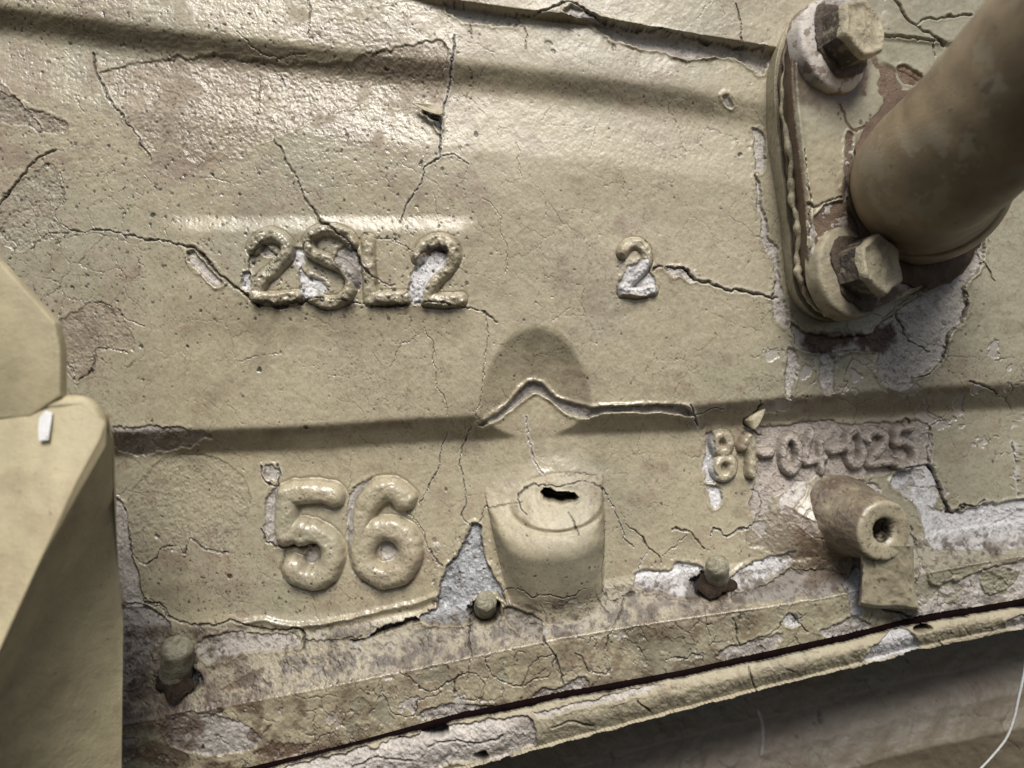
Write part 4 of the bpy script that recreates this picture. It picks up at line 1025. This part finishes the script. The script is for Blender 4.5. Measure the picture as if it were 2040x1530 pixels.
# drilled boss standing out of the wall
def drilled_boss():
    yw = math.radians(13); ax = Vector((math.sin(yw), -math.cos(yw), -.04)).normalized()
    fc = Vector(P(1763, 1058, 84))
    q = ax.to_track_quat('Z', 'Y').to_matrix()
    n = 220
    pr = [(124, -172), (110, -162), (100, -148), (93, -132), (88, -114), (85, -98), (79, -80), (76.5, -58), (74.5, -38), (73, -22), (72, -12), (70.5, -6), (68, -2), (64.5, .5), (60, 1.2), (52, .8), (44, .6), (39, .2), (35, -.6), (32, -2), (30, -3.4), (28.5, -5), (27.4, -8), (26.8, -16), (26.4, -30), (26, -60), (2, -62)]
    P2 = []
    for a_, b_ in zip(pr[:-1], pr[1:]):
        m_ = max(1, int(math.hypot(a_[0] - b_[0], a_[1] - b_[1]) / 3.2))
        P2 += [(a_[0] + (b_[0] - a_[0]) * i / m_, a_[1] + (b_[1] - a_[1]) * i / m_, 0) for i in range(m_)]
    P2.append((2, -62, 0))
    rr_ = np.array([p[0] for p in P2])[:, None]; zz_ = np.array([p[1] for p in P2])[:, None]
    th = np.linspace(0, 2 * np.pi, n, endpoint=False)[None]
    arcu = th * 70; s_ = np.cumsum(np.r_[0, np.hypot(np.diff(rr_[:, 0]), np.diff(zz_[:, 0]))])[:, None]
    # noise in the plane of the unrolled surface, mirrored so that it closes
    thm = np.abs(((th + np.pi) % (2 * np.pi)) - np.pi) * 75
    sg = np.where(np.sin(th) > 0, 0, 0) + 0 * s_
    bx_ = rr_ * np.cos(th); by_ = rr_ * np.sin(th)
    tri = lambda sc_, o_, sd_: (fbm(bx_, zz_ + 0 * bx_, sc_, o_, sd_) * np.abs(np.sin(th)) + fbm(by_, zz_ + 0 * by_, sc_, o_, sd_ + 3) * np.abs(np.cos(th))) * (zz_ < -4) + fbm(bx_, by_, sc_, o_, sd_ + 1) * (zz_ >= -4)
    na = tri(34, 4, 21); nb = tri(11, 3, 22); nc = tri(5, 2, 23)
    hole = 1 - sst(25.5, 29, rr_ + 0 * th + 2.0 * nb)
    sq = 1 - .22 * hole * np.abs(np.cos(th + .1))        # hole a little taller than wide
    rr0_ = rr_; zsc = np.interp(zz_, [-170, -60, 0], [.96, .88, .83]); rr_ = np.where(rr_ > 28, rr_ * zsc, rr_ * .85)
    rad = rr_ * sq * (1 + .018 * na) + .8 * nb * (rr_ > 28)
    z_ = zz_ + 1.1 * na + .5 * nb
    X_ = rad * np.cos(th); Y_ = rad * np.sin(th)
    off = np.where(rr_ < 45, 1, 0) * np.array([0])  # noqa
    M = np.array(q); fcv = np.array(fc)
    loc = np.stack([X_, Y_, z_ + 0 * X_], -1) * S
    co = loc @ M.T + fcv
    cols = np.empty(X_.shape + (3,), np.float32); cols[:] = PAINT
    def mx(m, c):
        m = np.clip(m, 0, 1)[..., None]; cols[:] = cols * (1 - m) + np.array(c) * m
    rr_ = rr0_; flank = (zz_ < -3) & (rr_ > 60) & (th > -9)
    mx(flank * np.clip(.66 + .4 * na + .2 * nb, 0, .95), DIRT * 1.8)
    mx(flank * sst(.5, .8, nb + .3 * na) * .4, PRIMER * .7)
    mx((~flank) * sst(.2, .9, na + .4 * nb) * .35, DIRT * 2.4)
    ring = np.exp(-((rr_ - 34) / 6) ** 2) + 0 * th
    up = (co[..., 2] - fcv[2]) / S
    mx(ring * sst(-.4, .6, na) * .5, DIRT * 1.6)
    mx(hole * .97, BLACK)
    mx(sst(.55, .8, nc) * .6, DIRT * .8)
    idx = np.arange(X_.size).reshape(X_.shape)
    a_ = idx[:-1]; b_ = np.roll(idx, -1, 1)[:-1]; c_ = np.roll(idx, -1, 1)[1:]; d_ = idx[1:]
    qd = np.stack([a_, b_, c_, d_], -1).reshape(-1, 4)
    me = mesh_np('drilled_boss', co.reshape(-1, 3), qd, cols.reshape(-1, 3), np.where(flank, .5, .24).ravel(), (np.full(X_.shape, .35) + .4 * flank).ravel())
    link_mesh('drilled_boss', me, casing, 'round boss with a deep drilled hole', MAT)
    # gusset from the lower half of its face down to the flange
    S_, T_ = np.meshgrid(np.linspace(-1, 1, 61), np.linspace(0, 1, 61))
    wv = fbm(S_ * 60, T_ * 110, 26, 4, 31); w2 = fbm(S_ * 60, T_ * 110, 8, 3, 32)
    hw_ = 54 - 4 * T_ + 14 * T_ ** 3 + 2.5 * wv
    u_ = 1765 + 6 * T_ + hw_ * np.sin(S_ * math.pi / 2) ; v_ = 1088 + (1212 - 1088) * T_ + 6 * S_ * T_ + 3 * wv * T_
    h_ = 80 - 27 * T_ ** .8 + 1.2 * wv + .5 * w2 - (85 - 30 * T_) * np.clip((np.abs(S_) - .72) / .28, 0, 1) ** 1.6 - 8 * sst(.95, 1, T_)
    kk = (D - h_) / D
    cog = np.stack([(u_ - CX) * kk * S, -h_ * S, (CY - v_) * kk * S], -1).reshape(-1, 3)
    cg = np.empty(S_.shape + (3,), np.float32); cg[:] = PAINT
    def mg(m, c):
        m = np.clip(m, 0, 1)[..., None]; cg[:] = cg * (1 - m) + np.array(c) * m
    mg(sst(0, .9, wv) * .4, PAINT_G); mg(sst(.1, .8, w2 + .4 * wv) * .3, DIRT * 2.6); mg(sst(.75, .95, w2) * .6, DIRT * .8)
    mg(sst(.8, .95, np.abs(S_) + .15 * wv) * .6, DIRT * 1.8)
    ii = np.arange(S_.size).reshape(S_.shape)
    qg = np.stack([ii[:-1, :-1], ii[1:, :-1], ii[1:, 1:], ii[:-1, 1:]], -1).reshape(-1, 4)
    me = mesh_np('boss_gusset', cog, qg, cg.reshape(-1, 3), np.full(S_.size, .3), np.full(S_.size, .3))
    link_mesh('boss_gusset', me, casing, 'gusset running from the drilled boss down to the flange', MAT)
drilled_boss()

# paint lifting off in curled flakes
m_flake = plain_material('curled_paint', PAINT * 1.05, .35, var=.12, scale=.08, dirt=.4, bump=.5)
def flake(pts, lab=None):
    pts = curve(pts + [pts[0]], 4)[:-1]
    n = len(pts); c = tuple(np.mean(np.array(pts), 0))
    vs = [P(c[0], c[1], c[2] * .7)]; fs = []
    rings = 5
    for k_ in range(1, rings + 1):
        f_ = k_ / rings
        for (u, v, h_) in pts:
            hh_ = c[2] * .7 * (1 - f_ ** 2) + h_ * f_ ** 2
            vs.append(P(c[0] + (u - c[0]) * f_, c[1] + (v - c[1]) * f_, hh_))
    for i in range(n): fs.append((0, 1 + (i + 1) % n, 1 + i))
    for k_ in range(rings - 1):
        for i in range(n):
            a_ = 1 + k_ * n; fs.append((a_ + i, a_ + (i + 1) % n, a_ + n + (i + 1) % n, a_ + n + i))
    o = from_pydata('paint_flake', vs, fs, casing, m_flake, lab)
    so = o.modifiers.new('thick', 'SOLIDIFY'); so.thickness = 1.6 * S; so.offset = 0
flake([(818, 204, 4), (845, 206, 9), (880, 212, 5), (880, 228, 15), (858, 224, 17), (838, 216, 12)], 'lifted paint flake beside the vertical crack')
flake([(1482, 838, -36), (1496, 828, -22), (1524, 814, -18), (1516, 838, -14), (1504, 856, -14), (1492, 850, -26)], 'triangular paint flake above the small number')

# pins standing on the shelf of the casing
m_pin = plain_material('pin_paint', PAINT_G * .85, .4, var=.3, scale=.08, dirt=1.0, dirt_col=DIRT * 1.5, bump=.8)
for (uc, vt, vb, hw, h_at, lab) in pins:
    g_ = np.random.default_rng(int(uc))
    a_ = Vector(P(uc, vb - 20, h_at - 20)); b_ = Vector(P(uc + 3, vt, h_at + 26))
    pth, rad = [], []
    ax = (b_ - a_); Ln = ax.length; ax.normalize(); R_ = hw * S
    for i_ in range(9):
        pth.append(a_ + ax * (Ln - R_ * .55) * i_ / 8); rad.append(R_ * (1.0 - .012 * i_ + .015 * math.sin(i_ * 1.9 + uc)))
    r0 = rad[-1]
    for an in (15, 30, 45, 58, 70, 80, 87):
        an = math.radians(an)
        pth.append(a_ + ax * (Ln - R_ * .55 + R_ * .55 * math.sin(an))); rad.append(r0 * math.cos(an) ** .8)
    vs, fs = sweep(pth, rad, 40)
    cx_ = Vector((0, 0, 0))
    vs = [v_ + Vector(g_.uniform(-.45, .45, 3).tolist()) * S + ax * (S * 1.6 * math.sin(i_ * .9)) for i_, v_ in enumerate(vs)]
    from_pydata('locating_pin', vs, fs, casing, m_pin, lab)

m_grime = plain_material('black_grime', DIRT * .45, .6, var=.5, scale=.08, dirt=.5, dirt_col=DIRT * .7, bump=1.0, spec=.2)
def grime_pad(name, c, nrm_, rad, parent, seed, inner=0.0, thick=2.2, wob=.16, mat=None):
    g_ = np.random.default_rng(seed); q_ = Vector(nrm_).normalized().to_track_quat('Z', 'Y').to_matrix()
    n = 64; ph = g_.uniform(0, 6.28, 5); vs = []; fs = []
    prf = [(inner, thick), (inner + (1 - inner) * .5, thick), (inner + (1 - inner) * .85, thick * .7), (1.0, -thick)]
    for pr_, z in prf:
        for k_ in range(n):
            th = 2 * math.pi * k_ / n
            w_ = 1 + (wob * sum(math.sin((i_ + 2) * th + ph[i_]) / (i_ + 1.3) for i_ in range(5)) + .03 * g_.uniform(-1, 1)) * (pr_ - inner) / (1 - inner)
            vs.append(Vector(c) + q_ @ Vector((rad * pr_ * w_ * math.cos(th) * S, rad * pr_ * w_ * math.sin(th) * S, (z + .4 * g_.uniform(-1, 1)) * S)))
    for a_ in range(len(prf) - 1):
        for k_ in range(n):
            k2 = (k_ + 1) % n; fs.append((a_ * n + k_, a_ * n + k2, (a_ + 1) * n + k2, (a_ + 1) * n + k_))
    return from_pydata(name, vs, fs, parent, mat or m_grime)
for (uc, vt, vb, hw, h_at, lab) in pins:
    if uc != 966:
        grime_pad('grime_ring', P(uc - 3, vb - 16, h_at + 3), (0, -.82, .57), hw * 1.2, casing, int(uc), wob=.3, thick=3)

# ================================================================== pipe with its flange
m_plate = plain_material('flange_paint', PAINT_G * 1.0, .42, var=.12, scale=.03, dirt=.35, dirt_col=DIRT * 2, bump=.35)
m_edge = plain_material('flange_edge_paint', PAINT_P * .95, .5, var=.25, scale=.05, dirt=.7, dirt_col=DIRT * 1.6, bump=.9)
m_pipe = plain_material('grimy_pipe_paint', np.array((.35, .275, .175)), .38, var=.3, scale=.011, dirt=.5, dirt_col=DIRT * 2.2, bump=.45, edge=.16, flake=np.array((.42, .36, .26)), fscale=.014)
m_primer = plain_material('bare_primer', PRIMER, .55, var=.2, scale=.08, dirt=.5, bump=.7)
m_seal = plain_material('thick_edge_paint', PAINT * 1.0, .4, var=.15, scale=.08, dirt=.6, bump=.6)
tilt = math.radians(20)
def plane_h(u): return 108 - (u - 1590) * math.tan(tilt) * .95

m_brown = plain_material('grimy_shaded_side', DIRT * 2.3, .5, var=.3, scale=.05, dirt=.5, dirt_col=PAINT_P * .8, bump=.8)  # brown grime with the shade of the plate's side mixed in
# outline of the plate face in the photograph
outl = curve([(1700, -60), (1640, -10), (1604, 28), (1586, 70), (1578, 130), (1582, 210), (1592, 300), (1602, 380), (1608, 450), (1612, 520), (1622, 568), (1650, 606), (1690, 621), (1740, 614), (1800, 590), (1870, 556), (1925, 520), (1960, 450), (1990, 300), (2000, 100), (1990, -60)], 4)
def plate(off_out, h_top, h_bot, name, mat, parent, label=None, bev=4, wob=0.0, seed=0):
    n = len(outl); vs = []
    g = np.random.default_rng(seed)
    c0 = Vector((1780, 300))
    top, bot = [], []
    for i, (u, v) in enumerate(outl):
        d = (Vector((u, v)) - c0).normalized()
        w_ = off_out + wob * (g.random() - .5)
        uu, vv = u, v
        p = P(uu, vv, plane_h(uu) )
        dx, dz = d.x * w_ * S, -d.y * w_ * S
        top.append((p[0] + dx, -(plane_h(uu) + h_top) * S, p[2] + dz))
        bot.append((p[0] + dx, -(plane_h(uu) * 0 + h_bot(uu)) * S if callable(h_bot) else -(plane_h(uu) + h_bot) * S, p[2] + dz))
    vs = top + bot
    fs = [tuple(range(n))[::-1]]
    for i in range(n - 1):
        fs.append((i, i + 1, n + i + 1, n + i))
    fs.append((n - 1, 0, n, 2 * n - 1))
    return from_pydata(name, vs, fs, parent, mat, label, smooth=True, bevel=bev)
pipe = empty('flanged_pipe', 'thick dull brown pipe bolted on by a two-bolt flange at the upper right', 'pipe', P(1780, 330, 60))
plate(0, -3, -50, 'flange_plate', m_brown, pipe, bev=5)
# the painted face of the plate, with its own cracks and chips
def face_plane(U, V): return plane_h(U) + 0 * V
xs = np.arange(1480, 2030, 1.9); zs = np.arange(-80, 680, 1.9)
X, Y, U, V = make_grid(xs, zs, face_plane)
SH = U.shape; step = 1.9
N1 = fbm(U, V, 120, 5, 6); N2 = fbm(U, V, 30, 4, 7); N3 = fbm(U, V, 9, 3, 8); N5 = fbm(U, V, 4.2, 2, 10)
WU = U + fbm(U, V, 26, 3, 1) * 4 + N3 * 1.5; WV = V + fbm(U, V, 26, 3, 2) * 4 + N3 * 1.5
H = (face_plane(U, V) + N1 * 3 + N2 * 1 + N3 * .35).astype(np.float32)
Cc = np.empty(SH + (3,), np.float32); Cc[:] = PAINT_G
rough = np.full(SH, .3, np.float32); grit = np.full(SH, .3, np.float32)
region = np.zeros(SH, np.int16); names = {}; patch_id[0] = 60
mixc(sst(200, 330, V) * .8, PAINT * .95)
mixc(sst(.0, .9, N1 + .4 * N2) * .4, PAINT_P); Cc *= (1 + .07 * N2 + .05 * N3)[..., None]
H += (7 * sst(-4, 10, (60 + (U - 1590) * .12) - V)).astype(np.float32)            # low step across the top
H += (6 * sst(-4, 8, (U - 1760) * .5 - (V - 130)) * sst(1740, 1770, U)).astype(np.float32)
patch([(1612, 470), (1618, 440), (1640, 412), (1680, 396), (1708, 392), (1722, 430), (1745, 470), (1700, 520), (1640, 520), (1618, 560), (1610, 520)], PRIMER * .9, 3, 1.5, .2, .5, .8)
patch([(1700, 640), (1740, 606), (1790, 590), (1850, 556), (1890, 530), (1850, 516), (1800, 530), (1760, 560), (1700, 600), (1660, 630)], np.array((.40, .29, .26)), 2, 1, .15, .5, .6)
patch([(1590, 20), (1640, -20), (1720, -30), (1700, 10), (1640, 40), (1600, 70)], PRIMER, 2, 1, .15, .4)
patch([(1784, 138), (1800, 132), (1830, 146), (1836, 160), (1812, 168), (1794, 154)], DIRT * 2.5, 3, 1, .2, .5)
patch([(1690, 262), (1702, 268), (1696, 320), (1688, 330), (1686, 390), (1678, 388), (1682, 300)], WHITE * .8, 2.5, 1.5, .15, .4)
for pts, w, dk in (([(1672, 208), (1684, 235), (1702, 258), (1722, 250)], 1.8, .95), ([(1763, -5), (1790, 30), (1812, 55), (1850, 78), (1880, 96)], 2.0, .95), ([(1822, 57), (1850, 43), (1925, 36)], 1.8, .9), ([(1855, 82), (1858, 114)], 1.3, .8),
                   ([(1602, 412), (1625, 408), (1645, 404), (1668, 394), (1684, 392)], 1.8, .95), ([(1690, 330), (1692, 380), (1702, 396)], 1.8, .9), ([(1605, 300), (1612, 400), (1613, 450)], 1.3, .6), ([(1740, 72), (1800, 80), (1880, 92)], 1.4, .5), ([(1560, 20), (1640, 26), (1700, 22)], 1.4, .5)):
    crack(pts, w, 5, 1.6, dk)
for cu, cv in ((1652, 104), (1688, 556)):     # grime caught round the washers
    d = np.sqrt(((U - cu) / 84) ** 2 + ((V - cv - 12) / 104) ** 2)
    mixc((1 - sst(.85, 1.18, d + .12 * N2)) * .85, DIRT * 1.3)
d = np.sqrt(((U - 1830) / 150) ** 2 + ((V - 380) / 160) ** 2)
mixc((1 - sst(.9, 1.12, d + .15 * N2)) * .6, DIRT * 1.8)
specks(120, 1590, 1760, 0, 600, 1, 3, DIRT * .5, .9, .8, 41)
for a, b, r_ in [(1635, 257, 5), (1685, 266, 5), (1640, 265, 3), (1812, 72, 3)]: specks(1, a - .1, a + .1, b - .1, b + .1, r_, r_ + .1, BLACK * 2, .95, 1.2, int(a))
ins = inside(U, V, [(a, b) for a, b in outl]); ed = seg_dist(U, V, outl)
H -= (6 * (1 - sst(0, 7, ed))).astype(np.float32)
H += (4 * np.exp(-((ed - 9) / 5) ** 2) * (U < 1640)).astype(np.float32)
names[1] = ('face_coat', 'cream paint on the flange face'); region = np.where(region == 0, 1, region)
emit(pipe, X, Y, H, Cc, rough, grit, region, names, ins)
plate(3, -50, -62, 'gasket', m_brown, pipe, 'thin layer under the flange plate', bev=3, wob=5, seed=2)
plate(12, -66, lambda u: -40.0, 'flange_seat', m_seal, pipe, 'raised seat under the flange', bev=7, wob=1, seed=3)
# thick bead of paint running down the left edge of the plate
bp_ = []
oo = [(u, v) for (u, v) in curve([p for p in outl if True], 4) if v > 20 and u < 1700]
for i_, (u, v) in enumerate(oo):
    p = P(u, v, plane_h(u)); w_ = 4 + 2.5 * math.sin(i_ * .17) + 1.5 * math.sin(i_ * .53)
    dz = -1 if v > 600 else (-.5 if v > 570 else 0)
    bp_.append((p[0] - w_ * S * (1 + dz * .6), -(plane_h(u) - 40 + 4 * math.sin(i_ * .21)) * S, p[2] + dz * 5 * S))
br = [(5.8 + 1.6 * math.sin(i * .33) + 1.2 * math.sin(i * .91) + random.uniform(-.5, .5)) * S * (.35 + .65 * float(sst(120, 300, oo[i][1]))) for i in range(len(bp_))]
vs, fs = sweep(bp_, br, 12)
from_pydata('paint_bead', vs, fs, pipe, m_seal, 'lumpy bead of thick paint down the flange edge')
# bare primer on the plate round the lower bolt, raised 0.6
def plate_patch(pts, name, mat, lift=1.2):
    pts = curve(pts + [pts[0]], 5)[:-1]
    g = np.random.default_rng(3)
    top = []
    for u, v in pts:
        u += g.uniform(-1.8, 1.8); v += g.uniform(-1.8, 1.8)
        p = P(u, v, plane_h(u) + lift); top.append(p)
    n = len(top)
    bot = [(p[0], p[1] + 3 * S, p[2]) for p in top]
    fs = [tuple(range(n))[::-1]] + [(i, (i + 1) % n, n + (i + 1) % n, n + i) for i in range(n)]
    return from_pydata(name, top + bot, fs, pipe, mat, smooth=False)
grime_pad('grime_ring', P(1842, 376, 26), (math.sin(tilt), -math.cos(tilt), 0), 188, pipe, 77, inner=.72, thick=5, wob=.05, mat=plain_material('rusty_grime', np.array((.12, .075, .045)), .6, var=.5, scale=.03, dirt=.8, dirt_col=DIRT * .8, bump=1.0))
# the pipe itself
ctr = curve([(1838, 372, 20), (1842, 366, 90), (1858, 338, 160), (1920, 284, 225), (2012, 192, 300), (2130, 66, 390), (2270, -84, 480), (2440, -270, 590)], 7)
pw = [P(u, v, h_) for (u, v, h_) in ctr]
rr = []
for i in range(len(pw)):
    t = i / (len(pw) - 1)
    rr.append(S * np.interp(t, [0, .08, .13, .2, .28, .5, 1], [150, 146, 138, 129, 126, 124, 124]) * (1 + .006 * math.sin(i * 1.7)))
vs, fs = sweep(pw, rr, 96)
from_pydata('pipe_bend', vs, fs, pipe, m_pipe)
i0, i1 = 4, 9
vs, fs = sweep(pw[i0:i1], [r + 7 * S * math.sin(math.pi * (k_ + .5) / (i1 - i0)) for k_, r in enumerate(rr[i0:i1])], 96)
from_pydata('weld_collar', vs, fs, pipe, m_pipe)

# ================================================================== bolts
m_bolt = plain_material('worn_bolt_paint', PAINT_P * .24, .36, var=.5, scale=.08, dirt=1.0, dirt_col=DIRT * .5, bump=1.0, spec=.6, flake=PAINT * .7, fscale=.05)
m_face = plain_material('thick_gloss_paint', PAINT * 1.22, .16, var=.15, scale=.07, dirt=.5, dirt_col=DIRT * 2, bump=1.2, spec=.8)
m_wash = plain_material('washer_bare', PRIMER * 1.1, .4, var=.2, scale=.03, dirt=.9, dirt_col=DIRT * 2.2, bump=.6, edge=.1, flake=DIRT * 2.4, fscale=.03)
m_wash2 = plain_material('washer_painted', PAINT * .78, .42, var=.3, scale=.04, dirt=.95, dirt_col=DIRT * 1.5, bump=.6)
m_ring = plain_material('brown_grime', DIRT * .9, .5, var=.5, scale=.08, dirt=.4, dirt_col=PAINT_P * .5, bump=1.0)
yaw, pit = math.radians(27), math.radians(6)
nx = Vector((math.sin(yaw) * math.cos(pit), -math.cos(yaw) * math.cos(pit), math.sin(pit)))
def bolt(u, v, h, spin, wm, label, hr=57, hh=78, wr=88, wt=26, seed=0):
    g = np.random.default_rng(seed)
    root = empty('hex_bolt', label, 'bolt', P(u, v, h), 'bolts holding the pipe flange')
    q = nx.to_track_quat('Z', 'Y'); M = q.to_matrix()
    base = Vector(P(u, v, h))
    def tr(x, y, z): return base + M @ Vector((x * S, y * S, z * S))
    # washer: lathe with rounded shoulder
    n = 72; vs = []; fs = []
    pr = [(wr, -18), (wr + 1, 6), (wr, 11), (wr - 2, 14), (wr - 6, 16), (wr - 9, 16.5), (60, wt - 2), (20, wt)]
    for r, z in pr:
        for k_ in range(n):
            th = 2 * math.pi * k_ / n
            rr_ = r * (1 + .008 * math.sin(3 * th + seed) + .006 * math.sin(11 * th + seed) + .005 * g.uniform(-1, 1))
            vs.append(tr(rr_ * math.cos(th), rr_ * math.sin(th), z))
    for a_ in range(len(pr) - 1):
        for k_ in range(n):
            k2 = (k_ + 1) % n
            fs.append((a_ * n + k_, a_ * n + k2, (a_ + 1) * n + k2, (a_ + 1) * n + k_))
    fs.append(tuple((len(pr) - 1) * n + k_ for k_ in range(n)))
    from_pydata('washer', vs, fs, root, wm)
    # hexagonal shank of the head
    lv = [(1.02, wt), (1.0, wt + 8), (1.0, hh * .5), (.995, hh - 6)]
    seg = 6
    vs = []; fs = []
    def hexp(k_, f):
        a0 = math.radians(60 * k_ + spin); a1 = math.radians(60 * (k_ + 1) + spin)
        return (math.cos(a0) * (1 - f) + math.cos(a1) * f, math.sin(a0) * (1 - f) + math.sin(a1) * f)
    ring = [hexp(k_, f / seg) for k_ in range(6) for f in range(seg)]
    m_ = len(ring)
    for s_, z in lv:
        for (a_, b_) in ring:
            jj = g.uniform(-.7, .7)
            vs.append(tr(a_ * (hr * s_ + jj), b_ * (hr * s_ + jj), z))
    for a_ in range(len(lv) - 1):
        for k_ in range(m_):
            k2 = (k_ + 1) % m_
            fs.append((a_ * m_ + k_, a_ * m_ + k2, (a_ + 1) * m_ + k2, (a_ + 1) * m_ + k_))
    hd = from_pydata('hex_head', vs, fs, root, m_bolt, smooth=False)
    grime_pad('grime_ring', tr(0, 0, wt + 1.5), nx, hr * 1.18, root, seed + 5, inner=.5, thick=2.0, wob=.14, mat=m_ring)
    # painted end face: slightly dished with a raised worn rim
    vs = []; fs = []
    fl = [(1.03, hh - 12), (1.035, hh - 5), (.99, hh + 1), (.92, hh + 3.5), (.84, hh + 1), (.74, hh - 2), (.6, hh - 2), (.45, hh), (.3, hh + 2), (.12, hh + 2)]
    for li, (s_, z) in enumerate(fl):
        for (a_, b_) in ring:
            rad = math.hypot(a_, b_)
            cap_ = min(1.0, .955 / rad) if li in (1, 2) else 1
            th_ = math.atan2(b_, a_)
            wv = 1 + (.020 * math.sin(5 * th_ + seed * 2) + .014 * math.sin(9 * th_ + seed) + .012 * g.uniform(-1, 1)) * (1 if li < 4 else .4)
            zz = z + 1.6 * math.sin(a_ * 4.3 + seed + s_ * 3) * math.cos(b_ * 5.1 + seed) + g.uniform(-.4, .4) - (3.5 * (math.sin(4 * th_ + seed) > .55) if li in (0,) else 0)
            vs.append(tr(a_ * hr * s_ * (.90 + .10 * cap_) * wv, b_ * hr * s_ * (.90 + .10 * cap_) * wv, zz))
    for a_ in range(len(fl) - 1):
        for k_ in range(m_):
            k2 = (k_ + 1) % m_
            fs.append((a_ * m_ + k_, a_ * m_ + k2, (a_ + 1) * m_ + k2, (a_ + 1) * m_ + k_))
    fs.append(tuple((len(fl) - 1) * m_ + k_ for k_ in range(m_)))
    from_pydata('head_face', vs, fs, root, m_face)
    return root
bolt(1650, 98, 78, 22, m_wash, 'upper bolt of the pipe flange, its washer stripped to pale lilac primer', seed=1)
bolt(1684, 546, 66, 30, m_wash2, 'lower bolt under the pipe, washer still painted cream and grimy', seed=2)

# ================================================================== blurred bracket in the left foreground
m_fg = plain_material('bracket_paint', PAINT * np.array((1.08, 1.07, .98)), .4, var=.14, scale=.02, dirt=.6, dirt_col=DIRT * 3, bump=.6, edge=.3)
br_ = empty('cast_bracket', 'blurred cream painted bracket close in front at the left edge', 'bracket', P(0, 1560, 380))
def prism(front, back_h, name, mat, bevel=10, label=None):
    n = len(front)
    top = [P(u, v, h_) for (u, v, h_) in front]
    bot = [(p[0], -back_h * S, p[2]) for p in top]
    fs = [tuple(range(n))[::-1]] + [(i, (i + 1) % n, n + (i + 1) % n, n + i) for i in range(n)] + [tuple(range(n, 2 * n))]
    return from_pydata(name, top + bot, fs, br_, mat, label, bevel=bevel, smooth=True)
prism([(-300, 262, 350), (0, 524, 350), (108, 642, 350), (119, 694, 350), (119, 790, 350), (60, 830, 350), (-300, 860, 350)], 330, 'bracket_head', m_fg, 3)
# faceted arm: two planes meeting on a slanting edge
fa = [(-260, 800, 330), (40, 800, 345), (120, 788, 345), (165, 788, 343), (196, 808, 338), (214, 846, 336), (204, 892, 372), (95, 1120, 400), (0, 1330, 420), (-120, 1580, 440), (-260, 1700, 430)]
fb = [(204, 892, 372), (214, 846, 336), (221, 880, 300), (226, 1000, 262), (231, 1250, 240), (240, 1700, 230), (-120, 1700, 350), (-120, 1580, 440), (0, 1330, 420), (95, 1120, 400)]
vs = [P(*p) for p in fa]; ia = list(range(len(fa)))
mp_ = {p: i for i, p in enumerate(fa)}
ib = []
for p in fb:
    if p in mp_: ib.append(mp_[p])
    else:
        mp_[p] = len(vs); vs.append(P(*p)); ib.append(mp_[p])
rimp = [fa[0], fa[1], fa[2], fa[3], fa[4], fa[5], fb[2], fb[3], fb[4], fb[5]]
bi = []
for p in rimp:
    q_ = vs[mp_[p]]; bi.append(len(vs)); vs.append((q_[0] - 6 * S, q_[1] + 20 * S, q_[2]))
fs = [tuple(ia)[::-1], tuple(ib)]
for i in range(len(rimp) - 1):
    fs.append((mp_[rimp[i]], mp_[rimp[i + 1]], bi[i + 1], bi[i]))
from_pydata('bracket_arm', vs, fs, br_, m_fg, bevel=34)
# white chip on its corner
cv = [P(u, v, h_) for (u, v, h_) in [(78, 832, 353), (90, 818, 352), (104, 822, 352), (100, 850, 358), (96, 876, 362), (77, 878, 362), (76, 852, 358)]]
cv2 = [(p[0], p[1] + 1.5 * S, p[2]) for p in cv]
n = len(cv)
from_pydata('white_chip', cv + cv2, [tuple(range(n))[::-1]] + [(i, (i + 1) % n, n + (i + 1) % n, n + i) for i in range(n)], br_, plain_material('white_chip', (.82, .82, .80), .4, dirt=0, var=.03), 'small bare white rectangle', smooth=False)

# loose thread at the lower right
th = curve([(2046, 1300, -90), (2040, 1340, -95), (2030, 1385, -100), (2020, 1430, -105), (2005, 1470, -110), (1978, 1505, -115), (1950, 1535, -118)], 8)
vs, fs = sweep([P(*p) for p in th], [S * (3.2 - 1.2 * i / len(th)) for i in range(len(th))], 10)
o = from_pydata('loose_thread', vs, fs, None, plain_material('white_thread', (.7, .7, .66), .7, dirt=.1))
o['label'] = 'thin white thread hanging over the shaded lower casing'; o['category'] = 'thread'
